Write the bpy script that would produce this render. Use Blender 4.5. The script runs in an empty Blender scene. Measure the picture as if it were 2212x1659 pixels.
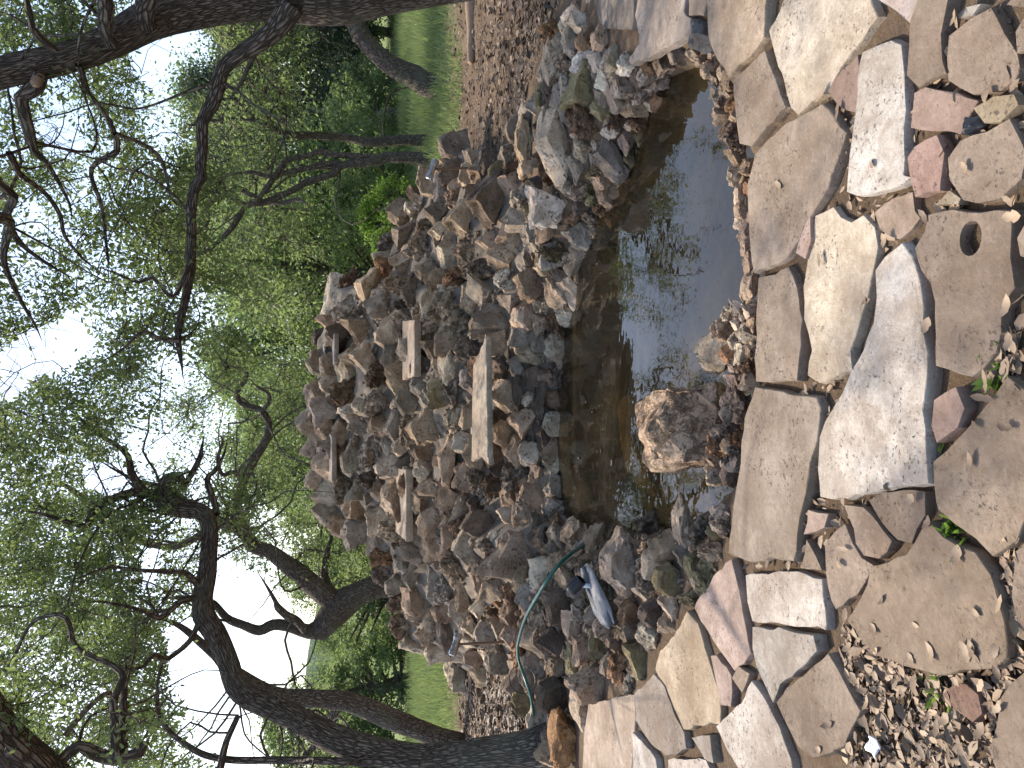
import bpy, bmesh, math, random
import numpy as np
from mathutils import Vector, Matrix, noise as mnoise
from mathutils.bvhtree import BVHTree

# ------------------------------------------------------------------ camera, sky, sun, exposure
sc = bpy.context.scene
FPX = 1671.0                       # focal length for a 2212-wide picture
CAM_H = 1.5
PITCH = math.atan((1106 - 790) / FPX)
cp, sp = math.cos(PITCH), math.sin(PITCH)
cam_d = bpy.data.cameras.new('camera')
cam = bpy.data.objects.new('camera', cam_d)
sc.collection.objects.link(cam)
sc.camera = cam
cam_d.sensor_fit = 'HORIZONTAL'
cam_d.sensor_width = 36.0
cam_d.lens = 36.0 * FPX / 2212
cam_d.clip_start = 0.05
cam_d.clip_end = 6000
# the phone was held on its side: world up points to the left of the frame
cx = Vector((0, -sp, -cp)); cy = Vector((1, 0, 0)); cz = Vector((0, -cp, sp))
M = Matrix((cx, cy, cz)).transposed().to_4x4()
M.translation = Vector((0, 0, CAM_H))
cam.matrix_world = M

SUN_EL, SUN_AZ = math.radians(52), math.radians(-40)      # azimuth from +Y towards +X
world = bpy.data.worlds.new('World'); sc.world = world
world.use_nodes = True
wn = world.node_tree
sky = wn.nodes.new('ShaderNodeTexSky'); sky.sky_type = 'NISHITA'; sky.sun_disc = False
sky.sun_elevation = SUN_EL; sky.sun_rotation = SUN_AZ
sky.air_density = 1.0; sky.dust_density = 2.5; sky.ozone_density = 0.9
bg = wn.nodes['Background']; bg.inputs['Strength'].default_value = 0.15
wn.links.new(sky.outputs[0], bg.inputs[0])
sun_d = bpy.data.lights.new('sun', 'SUN'); sun_d.energy = 2.8; sun_d.angle = math.radians(0.55)
sun_d.color = (1.0, 0.90, 0.76)
sun = bpy.data.objects.new('sun', sun_d); sc.collection.objects.link(sun)
to_sun = Vector((math.sin(SUN_AZ) * math.cos(SUN_EL), math.cos(SUN_AZ) * math.cos(SUN_EL), math.sin(SUN_EL)))
sun.rotation_euler = to_sun.to_track_quat('Z', 'Y').to_euler()
sun.location = (-8, 10, 14)
sc.view_settings.view_transform = 'Standard'; sc.view_settings.look = 'None'
sc.view_settings.gamma = 1.0; sc.view_settings.use_curve_mapping = False
sc.view_settings.exposure = 1.15
sc.render.engine = 'CYCLES'
sc.cycles.max_bounces = 7; sc.cycles.transparent_max_bounces = 8

# ------------------------------------------------------------------ helpers
RNG = np.random.default_rng(11)
random.seed(5)
COL = sc.collection

def ray(dx, dy):
    r = (829.5 - dy) / FPX; u = (1106 - dx) / FPX
    return Vector((r, cp + u * sp, -sp + u * cp))

def G(dx, dy, z=0.0):
    d = ray(dx, dy); t = (z - CAM_H) / d.z
    return Vector((d.x * t, d.y * t, z))

def A(dx, dy, Y):
    d = ray(dx, dy); t = Y / d.y
    return Vector((d.x * t, Y, CAM_H + d.z * t))

def project(p):
    """numpy world points -> picture units"""
    x, y, z = p[:, 0], p[:, 1], p[:, 2] - CAM_H
    f = y * cp - z * sp
    u = y * sp + z * cp
    f = np.where(f < 0.05, 0.05, f)
    return 1106 - FPX * u / f, 829.5 - FPX * x / f

def tag(o, label=None, cat=None, group=None, kind=None):
    if label: o['label'] = label
    if cat: o['category'] = cat
    if group: o['group'] = group
    if kind: o['kind'] = kind
    return o

def link(name, data, mat=None, parent=None, loc=(0, 0, 0)):
    o = bpy.data.objects.new(name, data)
    COL.objects.link(o)
    o.location = Vector(loc)
    if data is not None and mat is not None and len(data.materials) == 0:
        data.materials.append(mat)
    if parent is not None:
        o.parent = parent
        o.location = Vector(loc) - gloc(parent)
    return o

def gloc(o):
    v = Vector(o.location)
    while o.parent is not None:
        o = o.parent; v += o.location
    return v

def empty(name, loc, label=None, cat=None, group=None):
    o = bpy.data.objects.new(name, None); COL.objects.link(o)
    o.location = Vector(loc); o.empty_display_size = 0.2
    return tag(o, label, cat, group)

def mesh_np(name, V, F, smooth=False):
    V = np.asarray(V, dtype=np.float32); F = np.asarray(F, dtype=np.int32)
    me = bpy.data.meshes.new(name)
    me.vertices.add(len(V)); me.vertices.foreach_set('co', V.ravel())
    n, k = F.shape
    me.loops.add(n * k); me.loops.foreach_set('vertex_index', F.ravel())
    me.polygons.add(n)
    me.polygons.foreach_set('loop_start', np.arange(0, n * k, k, dtype=np.int32))
    me.polygons.foreach_set('loop_total', np.full(n, k, dtype=np.int32))
    if smooth: me.polygons.foreach_set('use_smooth', np.ones(n, dtype=bool))
    me.update(calc_edges=True)
    return me

def mesh_py(name, V, F, smooth=False):
    me = bpy.data.meshes.new(name); me.from_pydata([tuple(v) for v in V], [], F)
    if smooth:
        for p in me.polygons: p.use_smooth = True
    me.update()
    return me

def in_poly(px, py, poly):
    px = np.asarray(px, float); py = np.asarray(py, float)
    res = np.zeros(px.shape, bool)
    n = len(poly)
    for i in range(n):
        x1, y1 = poly[i]; x2, y2 = poly[(i + 1) % n]
        c = ((y1 > py) != (y2 > py))
        xi = (x2 - x1) * (py - y1) / ((y2 - y1) if y2 != y1 else 1e-9) + x1
        res ^= c & (px < xi)
    return res

def poly_dist(px, py, poly):
    best = np.full(px.shape, 1e9)
    n = len(poly)
    for i in range(n):
        x1, y1 = poly[i]; x2, y2 = poly[(i + 1) % n]
        ex, ey = x2 - x1, y2 - y1
        t = np.clip(((px - x1) * ex + (py - y1) * ey) / (ex * ex + ey * ey + 1e-12), 0, 1)
        best = np.minimum(best, np.hypot(px - x1 - t * ex, py - y1 - t * ey))
    return best

# ------------------------------------------------------------------ materials
class NT:
    def __init__(self, name):
        self.m = bpy.data.materials.new(name); self.m.use_nodes = True
        self.t = self.m.node_tree; self.t.nodes.clear()
        self.out = self.t.nodes.new('ShaderNodeOutputMaterial')
    def n(self, typ, **kw):
        nd = self.t.nodes.new(typ)
        for k, v in kw.items(): setattr(nd, k, v)
        return nd
    def l(self, a, b): self.t.links.new(a, b)
    def val(self, sock, v):
        if isinstance(v, bpy.types.NodeSocket): self.l(v, sock)
        else: sock.default_value = v
    def mix(self, fac, a, b, mode='MIX'):
        nd = self.n('ShaderNodeMix', data_type='RGBA', blend_type=mode)
        self.val(nd.inputs[0], fac)
        self.val(nd.inputs[6], a if isinstance(a, bpy.types.NodeSocket) else (*a, 1))
        self.val(nd.inputs[7], b if isinstance(b, bpy.types.NodeSocket) else (*b, 1))
        return nd.outputs[2]
    def noise(self, scale, detail=6, rough=0.6, vec=None, dist=0.0):
        nd = self.n('ShaderNodeTexNoise')
        nd.inputs['Scale'].default_value = scale; nd.inputs['Detail'].default_value = detail
        nd.inputs['Roughness'].default_value = rough; nd.inputs['Distortion'].default_value = dist
        if vec is not None: self.l(vec, nd.inputs['Vector'])
        return nd.outputs['Fac']
    def voro(self, scale, feature='F1', vec=None, rnd=1.0):
        nd = self.n('ShaderNodeTexVoronoi', feature=feature)
        nd.inputs['Scale'].default_value = scale; nd.inputs['Randomness'].default_value = rnd
        if vec is not None: self.l(vec, nd.inputs['Vector'])
        return nd.outputs['Distance']
    def ramp(self, f, a, b, c0=(0, 0, 0), c1=(1, 1, 1)):
        nd = self.n('ShaderNodeMapRange'); nd.clamp = True
        self.l(f, nd.inputs[0]); nd.inputs[1].default_value = a; nd.inputs[2].default_value = b
        return nd.outputs[0]
    def math(self, op, a, b=0.0):
        nd = self.n('ShaderNodeMath', operation=op)
        self.val(nd.inputs[0], a); self.val(nd.inputs[1], b)
        return nd.outputs[0]
    def bump(self, h, strength, dist, normal=None):
        nd = self.n('ShaderNodeBump'); nd.inputs['Strength'].default_value = strength
        nd.inputs['Distance'].default_value = dist; self.l(h, nd.inputs['Height'])
        if normal is not None: self.l(normal, nd.inputs['Normal'])
        return nd.outputs[0]
    def pos(self):
        return self.n('ShaderNodeNewGeometry').outputs['Position']
    def obj_vec(self, seed_scale=40.0):
        """object coordinates shifted per object so that copies differ"""
        tc = self.n('ShaderNodeTexCoord').outputs['Object']
        oi = self.n('ShaderNodeObjectInfo')
        ad = self.n('ShaderNodeVectorMath', operation='ADD')
        mu = self.n('ShaderNodeVectorMath', operation='SCALE'); mu.inputs[3].default_value = seed_scale
        cmb = self.n('ShaderNodeCombineXYZ')
        self.l(oi.outputs['Random'], cmb.inputs[0]); self.l(oi.outputs['Random'], cmb.inputs[1])
        self.l(cmb.outputs[0], mu.inputs[0]); self.l(tc, ad.inputs[0]); self.l(mu.outputs[0], ad.inputs[1])
        return ad.outputs[0], oi
    def pbsdf(self, color, rough=0.8, spec=0.3, normal=None, metal=0.0):
        b = self.n('ShaderNodeBsdfPrincipled')
        self.val(b.inputs['Base Color'], color if isinstance(color, bpy.types.NodeSocket) else (*color, 1))
        self.val(b.inputs['Roughness'], rough); self.val(b.inputs['Specular IOR Level'], spec)
        b.inputs['Metallic'].default_value = metal
        if normal is not None: self.l(normal, b.inputs['Normal'])
        return b.outputs[0]
    def done(self, shader):
        self.l(shader, self.out.inputs['Surface']); return self.m

def mat_stone(name, porous=False, world_space=True, dirt=(0.10, 0.075, 0.05)):
    t = NT(name)
    v, oi = t.obj_vec()
    p = t.pos()
    c = oi.outputs['Color']
    n1 = t.noise(3.2, 8, 0.62, p); n2 = t.noise(16, 8, 0.7, p); n3 = t.noise(70, 5, 0.7, p)
    dark = t.mix(1.0, c, (0.42, 0.36, 0.31), 'MULTIPLY')
    light = t.mix(1.0, c, (1.25, 1.22, 1.18), 'MULTIPLY')
    col = t.mix(t.ramp(n1, 0.35, 0.66), dark, light)
    col = t.mix(t.ramp(n2, 0.46, 0.66), col, t.mix(1.0, c, (0.55, 0.48, 0.41), 'MULTIPLY'))
    col = t.mix(t.math('MULTIPLY', t.ramp(n3, 0.50, 0.70), 0.5), col, t.mix(1.0, c, (1.45, 1.4, 1.32), 'MULTIPLY'))
    # warm stains
    n4 = t.noise(5.0, 4, 0.6, v)
    col = t.mix(t.math('MULTIPLY', t.ramp(n4, 0.55, 0.75), 0.45), col, (0.24, 0.14, 0.075))
    # small dark pits
    vo = t.noise(38, 4, 0.6, p)
    pit = t.math('MULTIPLY', t.ramp(vo, 0.56, 0.66), t.ramp(t.noise(7, 4, 0.6, p), 0.44, 0.60))
    col = t.mix(t.math('MULTIPLY', pit, 0.75), col, dirt)
    h = t.math('ADD', t.math('MULTIPLY', n2, 0.6), t.math('MULTIPLY', n3, 0.35))
    h = t.math('SUBTRACT', h, t.math('MULTIPLY', pit, 0.5))
    if porous:
        v2 = t.noise(15, 7, 0.72, p, 0.5); h = t.math('SUBTRACT', h, t.ramp(v2, 0.50, 0.66))
        col = t.mix(t.math('MULTIPLY', t.ramp(v2, 0.52, 0.66), 0.75), col, dirt)
    return t.done(t.pbsdf(col, 0.85, 0.25, t.bump(h, 1.0, 0.03)))

def mat_flag(name):
    t = NT(name)
    v, oi = t.obj_vec()
    p = t.pos(); c = oi.outputs['Color']
    n1 = t.noise(2.6, 9, 0.68, v); n2 = t.noise(11, 9, 0.72, p, 0.5); n3 = t.noise(48, 8, 0.75, p); n4 = t.noise(190, 3, 0.7, p)
    dark = t.mix(1.0, c, (0.58, 0.52, 0.46), 'MULTIPLY')
    light = t.mix(1.0, c, (1.18, 1.17, 1.15), 'MULTIPLY')
    col = t.mix(t.ramp(n1, 0.36, 0.62), dark, light)
    col = t.mix(t.math('MULTIPLY', t.ramp(n2, 0.46, 0.70), 0.75), col, t.mix(1.0, c, (0.55, 0.48, 0.41), 'MULTIPLY'))
    col = t.mix(t.math('MULTIPLY', t.ramp(n3, 0.48, 0.66), 0.45), col, t.mix(1.0, c, (0.62, 0.55, 0.48), 'MULTIPLY'))
    col = t.mix(t.math('MULTIPLY', t.ramp(n3, 0.46, 0.32), 0.35), col, t.mix(1.0, c, (1.3, 1.28, 1.25), 'MULTIPLY'))
    # dark specks and pits gathered in patches, dusty soil film, grain
    vo = t.noise(70, 4, 0.6, p)
    pit = t.math('MULTIPLY', t.ramp(vo, 0.585, 0.66), t.ramp(t.noise(5, 6, 0.7, p), 0.46, 0.60))
    col = t.mix(t.math('MULTIPLY', pit, 0.8), col, (0.075, 0.06, 0.05))
    soil = t.math('MULTIPLY', t.ramp(t.noise(3.4, 9, 0.75, p, 0.8), 0.47, 0.66), 0.55)
    col = t.mix(soil, col, (0.20, 0.15, 0.11))
    col = t.mix(t.math('MULTIPLY', t.ramp(n4, 0.52, 0.70), 0.30), col, (0.10, 0.08, 0.065))
    h = t.math('ADD', t.math('MULTIPLY', n2, 0.8), t.math('MULTIPLY', n3, 0.45))
    h = t.math('ADD', h, t.math('ADD', t.math('MULTIPLY', n1, 1.5), t.math('MULTIPLY', n4, 0.08)))
    h = t.math('SUBTRACT', h, t.math('MULTIPLY', pit, 0.45))
    return t.done(t.pbsdf(col, 0.86, 0.22, t.bump(h, 0.75, 0.014)))

def mat_plain(name, color, rough=0.6, spec=0.4, metal=0.0, bscale=60, bstr=0.15):
    t = NT(name); p = t.pos()
    n = t.noise(bscale, 5, 0.6, p)
    col = t.mix(t.ramp(n, 0.35, 0.75), color, tuple(x * 0.72 for x in color))
    return t.done(t.pbsdf(col, rough, spec, t.bump(n, bstr, 0.005), metal))

def mat_leaf(name, c1, c2, trans, tfac=0.45):
    t = NT(name)
    rnd = t.n('ShaderNodeNewGeometry').outputs['Random Per Island']
    big = t.noise(0.9, 3, 0.5, t.pos())
    f = t.math('ADD', t.math('MULTIPLY', rnd, 0.6), t.math('MULTIPLY', t.ramp(big, 0.35, 0.65), 0.4))
    col = t.mix(f, c1, c2)
    pr = t.pbsdf(col, 0.55, 0.35)
    tr = t.n('ShaderNodeBsdfTranslucent')
    t.l(t.mix(f, tuple(x * 0.7 for x in trans), trans), tr.inputs[0])
    mx = t.n('ShaderNodeMixShader'); mx.inputs[0].default_value = tfac
    t.l(pr, mx.inputs[1]); t.l(tr.outputs[0], mx.inputs[2])
    return t.done(mx.outputs[0])

def mat_bark(name, c_dark, c_light, lichen=0.0):
    t = NT(name)
    uv = t.n('ShaderNodeUVMap'); uv.uv_map = 'uv'
    mp = t.n('ShaderNodeMapping'); mp.inputs['Scale'].default_value = (1.0, 0.30, 1.0)
    t.l(uv.outputs[0], mp.inputs['Vector'])
    nv = t.n('ShaderNodeTexNoise'); nv.inputs['Scale'].default_value = 5; t.l(mp.outputs[0], nv.inputs['Vector'])
    ds = t.n('ShaderNodeVectorMath', operation='MULTIPLY_ADD')
    t.l(nv.outputs['Color'], ds.inputs[0]); ds.inputs[1].default_value = (0.12, 0.12, 0); t.l(mp.outputs[0], ds.inputs[2])
    v = t.n('ShaderNodeTexVoronoi', feature='DISTANCE_TO_EDGE'); v.inputs['Scale'].default_value = 34
    t.l(ds.outputs[0], v.inputs['Vector'])
    plate = t.ramp(v.outputs['Distance'], 0.0, 0.22)
    p = t.pos(); n2 = t.noise(30, 6, 0.7, p); n1 = t.noise(2.2, 4, 0.6, p)
    col = t.mix(plate, c_dark, c_light)
    col = t.mix(t.ramp(n2, 0.35, 0.7), t.mix(1.0, col, (0.6, 0.57, 0.53), 'MULTIPLY'), col)
    if lichen:
        col = t.mix(t.math('MULTIPLY', t.ramp(n1, 0.52, 0.66), lichen), col, (0.20, 0.20, 0.15))
    h = t.math('ADD', t.math('MULTIPLY', plate, 1.0), t.math('MULTIPLY', n2, 0.5))
    return t.done(t.pbsdf(col, 0.92, 0.15, t.bump(h, 1.0, 0.022)))

def mat_ground():
    t = NT('soil_and_grass'); p = t.pos()
    sx = t.n('ShaderNodeSeparateXYZ'); t.l(p, sx.inputs[0])
    n1 = t.noise(1.4, 8, 0.65, p); n2 = t.noise(14, 8, 0.7, p); n3 = t.noise(60, 6, 0.75, p)
    soil = t.mix(t.ramp(n1, 0.35, 0.65), (0.10, 0.070, 0.048), (0.20, 0.148, 0.105))
    soil = t.mix(t.ramp(n2, 0.45, 0.7), soil, (0.13, 0.085, 0.05))
    soil = t.mix(t.math('MULTIPLY', t.ramp(n3, 0.5, 0.75), 0.6), soil, (0.27, 0.20, 0.13))
    # green field beyond the clearing
    edge = t.math('ADD', sx.outputs[1], t.math('MULTIPLY', n1, 5.0))
    f = t.ramp(edge, 14.6, 18.0)
    grass = t.mix(t.ramp(t.noise(0.35, 5, 0.6, p), 0.3, 0.7), (0.13, 0.17, 0.06), (0.20, 0.23, 0.09))
    grass = t.mix(t.ramp(n3, 0.4, 0.7), grass, (0.10, 0.14, 0.045))
    col = t.mix(f, soil, grass)
    # silt on the pond bed
    silt = t.mix(t.ramp(t.noise(2.5, 6, 0.6, p), 0.35, 0.7), (0.085, 0.064, 0.036), (0.21, 0.155, 0.08))
    silt = t.mix(t.ramp(t.noise(25, 5, 0.7, p), 0.5, 0.72), silt, (0.05, 0.036, 0.018))
    col = t.mix(t.ramp(sx.outputs[2], -0.20, -0.32), col, silt)
    h = t.math('ADD', t.math('MULTIPLY', n2, 1.0), t.math('MULTIPLY', n3, 0.5))
    return t.done(t.pbsdf(col, 0.95, 0.1, t.bump(h, 0.8, 0.05)))

def mat_water():
    t = NT('pond_water'); p = t.pos()
    mp = t.n('ShaderNodeMapping'); mp.inputs['Scale'].default_value = (1, 1, 1); t.l(p, mp.inputs['Vector'])
    h = t.noise(3.0, 3, 0.5, mp.outputs[0])
    nb = t.bump(h, 0.14, 0.025)
    fr = t.n('ShaderNodeFresnel'); fr.inputs['IOR'].default_value = 1.33; t.l(nb, fr.inputs['Normal'])
    gl = t.n('ShaderNodeBsdfGlossy'); gl.inputs['Roughness'].default_value = 0.012
    gl.inputs['Color'].default_value = (1, 1, 1, 1); t.l(nb, gl.inputs['Normal'])
    tr = t.n('ShaderNodeBsdfTransparent'); tr.inputs['Color'].default_value = (0.66, 0.58, 0.44, 1)
    df = t.n('ShaderNodeBsdfDiffuse'); df.inputs['Color'].default_value = (0.10, 0.078, 0.040, 1)      # silt hanging in the water
    body = t.n('ShaderNodeMixShader'); body.inputs[0].default_value = 0.22
    t.l(tr.outputs[0], body.inputs[1]); t.l(df.outputs[0], body.inputs[2])
    mx = t.n('ShaderNodeMixShader'); t.l(fr.outputs[0], mx.inputs[0])
    t.l(body.outputs[0], mx.inputs[1]); t.l(gl.outputs[0], mx.inputs[2])
    return t.done(mx.outputs[0])

def mat_dryleaf(name, a, b):
    t = NT(name); rnd = t.n('ShaderNodeNewGeometry').outputs['Random Per Island']
    oi = t.n('ShaderNodeObjectInfo')
    f = t.math('FRACT', t.math('ADD', rnd, oi.outputs['Random']))
    col = t.mix(f, a, b)
    col = t.mix(t.math('MULTIPLY', t.ramp(t.noise(120, 4, 0.6, t.pos()), 0.5, 0.7), 0.4), col, (0.12, 0.07, 0.04))
    return t.done(t.pbsdf(col, 0.6, 0.35))

MAT = {
    'stone': mat_stone('weathered_limestone'), 'porous': mat_stone('porous_rock', True),
    'flag': mat_flag('flagstone'), 'ground': mat_ground(), 'water': mat_water(), 'dry': mat_dryleaf('dry_oak_leaf', (0.11, 0.075, 0.052), (0.34, 0.25, 0.165)), 'mulch': mat_dryleaf('leaf_mulch', (0.085, 0.058, 0.042), (0.20, 0.145, 0.10)),
    'bark': mat_bark('oak_bark', (0.085, 0.070, 0.058), (0.29, 0.245, 0.205), 0.5),
    'bark2': mat_bark('thin_bark', (0.09, 0.072, 0.058), (0.28, 0.235, 0.19), 0.5),
    'leaf': mat_leaf('oak_leaf', (0.070, 0.100, 0.048), (0.150, 0.185, 0.085), (0.32, 0.42, 0.14), 0.48),
    'leaf_far': mat_leaf('woodland_leaf', (0.075, 0.115, 0.052), (0.165, 0.220, 0.090), (0.30, 0.41, 0.13), 0.44),
    'leaf_dark': mat_leaf('cedar_leaf', (0.030, 0.050, 0.034), (0.072, 0.100, 0.060), (0.10, 0.14, 0.06), 0.3),
    'leaf_bright': mat_leaf('bright_leaf', (0.10, 0.17, 0.035), (0.17, 0.27, 0.05), (0.24, 0.40, 0.06), 0.45),
    'grass': mat_leaf('meadow_grass', (0.15, 0.20, 0.07), (0.28, 0.32, 0.14), (0.28, 0.36, 0.13), 0.40),
    'mortar': mat_plain('mortar', (0.21, 0.175, 0.14), 0.95, 0.1, 0, 14, 1.0),
    'hose': mat_plain('green_rubber', (0.010, 0.11, 0.085), 0.4, 0.5),
    'black': mat_plain('black_rubber', (0.012, 0.013, 0.016), 0.5, 0.5),
    'whitepl': mat_plain('white_plastic', (0.75, 0.75, 0.76), 0.4, 0.5),
    'grey_cloth': mat_plain('grey_sheet', (0.24, 0.235, 0.235), 0.6, 0.4),
    'steel': mat_plain('worn_steel', (0.42, 0.42, 0.44), 0.32, 0.5, 0.9),
    'wood': mat_plain('handle_wood', (0.17, 0.095, 0.05), 0.6, 0.3),
    'log': mat_plain('bare_log', (0.30, 0.21, 0.145), 0.85, 0.2, 0, 18, 0.6),
    'liner': mat_plain('dark_liner', (0.012, 0.016, 0.03), 0.45, 0.5),
    'hill': mat_plain('wooded_hill', (0.05, 0.085, 0.05), 0.95, 0.1, 0, 0.05, 0.2),
}

# ------------------------------------------------------------------ ground, pond hollow
_near = [(1528, 60), (1550, 150), (1578, 190), (1602, 310), (1622, 340), (1628, 420), (1630, 520), (1638, 600), (1636, 700), (1636, 820), (1612, 860), (1602, 950), (1585, 1040)]
POND = [(v.x, v.y) for v in [G(a, b, 0.0) for a, b in _near]] + [(-0.62, 3.35), (-0.85, 3.9), (-1.15, 4.9), (-1.32, 5.7),
        (-1.45, 6.8), (-1.0, 7.35), (-0.1, 7.35), (0.65, 7.0), (1.05, 6.5), (1.4, 5.8), (1.55, 5.2), (1.82, 4.7), (1.92, 4.3), (1.80, 3.8)]

def ground_z(x, y):
    x = np.asarray(x, float); y = np.asarray(y, float)
    d = poly_dist(x, y, POND); ins = in_poly(x, y, POND)
    sd = np.where(ins, d, -d)                         # >0 inside the pond
    k = np.clip((sd + 0.05) / 0.42, 0, 1); k = k * k * (3 - 2 * k)
    z = -0.72 * k
    z += np.where(ins, 0, 0.012) * np.sin(x * 3.1 + y * 1.7) * np.clip((y - 3.5) / 2, 0, 1)
    # low heaped banks left and right of the water
    bl = np.exp(-(((x + 1.75) / 0.55) ** 2 + ((y - 6.5) / 0.7) ** 2)) * 0.15
    br = np.exp(-(((x - 2.2) / 0.7) ** 2 + ((y - 6.0) / 1.3) ** 2)) * 0.10
    z += np.where(ins, 0, (bl + br) * np.clip(-sd / 0.35, 0, 1))
    # the land swells gently far away
    z += np.clip((y - 45) / 300, 0, 1) ** 1.3 * 9
    return z

def axis(lo, hi, f0, f1, step, grow):
    a = list(np.arange(f0, f1 + 1e-6, step))
    s = step
    while a[-1] < hi: s *= grow; a.append(a[-1] + s)
    s = step
    while a[0] > lo: s *= grow; a.insert(0, a[0] - s)
    return np.array(a)

gx = axis(-900, 900, -4.5, 5.5, 0.07, 1.22); gy = axis(-60, 1500, 0.5, 9.5, 0.07, 1.18)
XX, YY = np.meshgrid(gx, gy)
ZZ = ground_z(XX, YY)
nz = np.array([mnoise.fractal(Vector((a * 1.7, b * 1.7, 0.3)), 1.0, 2.0, 4) for a, b in zip(XX.ravel(), YY.ravel())]).reshape(XX.shape)
ZZ += nz * 0.012
gv = np.stack([XX, YY, ZZ], -1).reshape(-1, 3)
nx_, ny_ = len(gx), len(gy)
ii = np.arange(nx_ * ny_).reshape(ny_, nx_)
gf = np.stack([ii[:-1, :-1], ii[:-1, 1:], ii[1:, 1:], ii[1:, :-1]], -1).reshape(-1, 4)
ground = tag(link('ground', mesh_np('ground', gv, gf, True), MAT['ground']), kind='structure')
ground_bvh = BVHTree.FromPolygons([tuple(v) for v in gv], gf.tolist())

wpoly = [Vector((x, y, -0.25)) for x, y in POND]
ctr = sum(wpoly, Vector()) / len(wpoly)
water = tag(link('water', mesh_py('water', [ctr + (v - ctr) * 1.10 for v in wpoly], [list(range(len(wpoly)))][::-1]), MAT['water']), kind='structure')
if water.data.polygons[0].normal.z < 0: water.data.flip_normals()

# ------------------------------------------------------------------ flagstone patio
WHITE, CREAM, TAN, BROWN, PINK, GREY = (0.60, 0.55, 0.49), (0.62, 0.54, 0.43), (0.35, 0.285, 0.225), (0.285, 0.225, 0.175), (0.33, 0.24, 0.20), (0.36, 0.325, 0.285)

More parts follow.
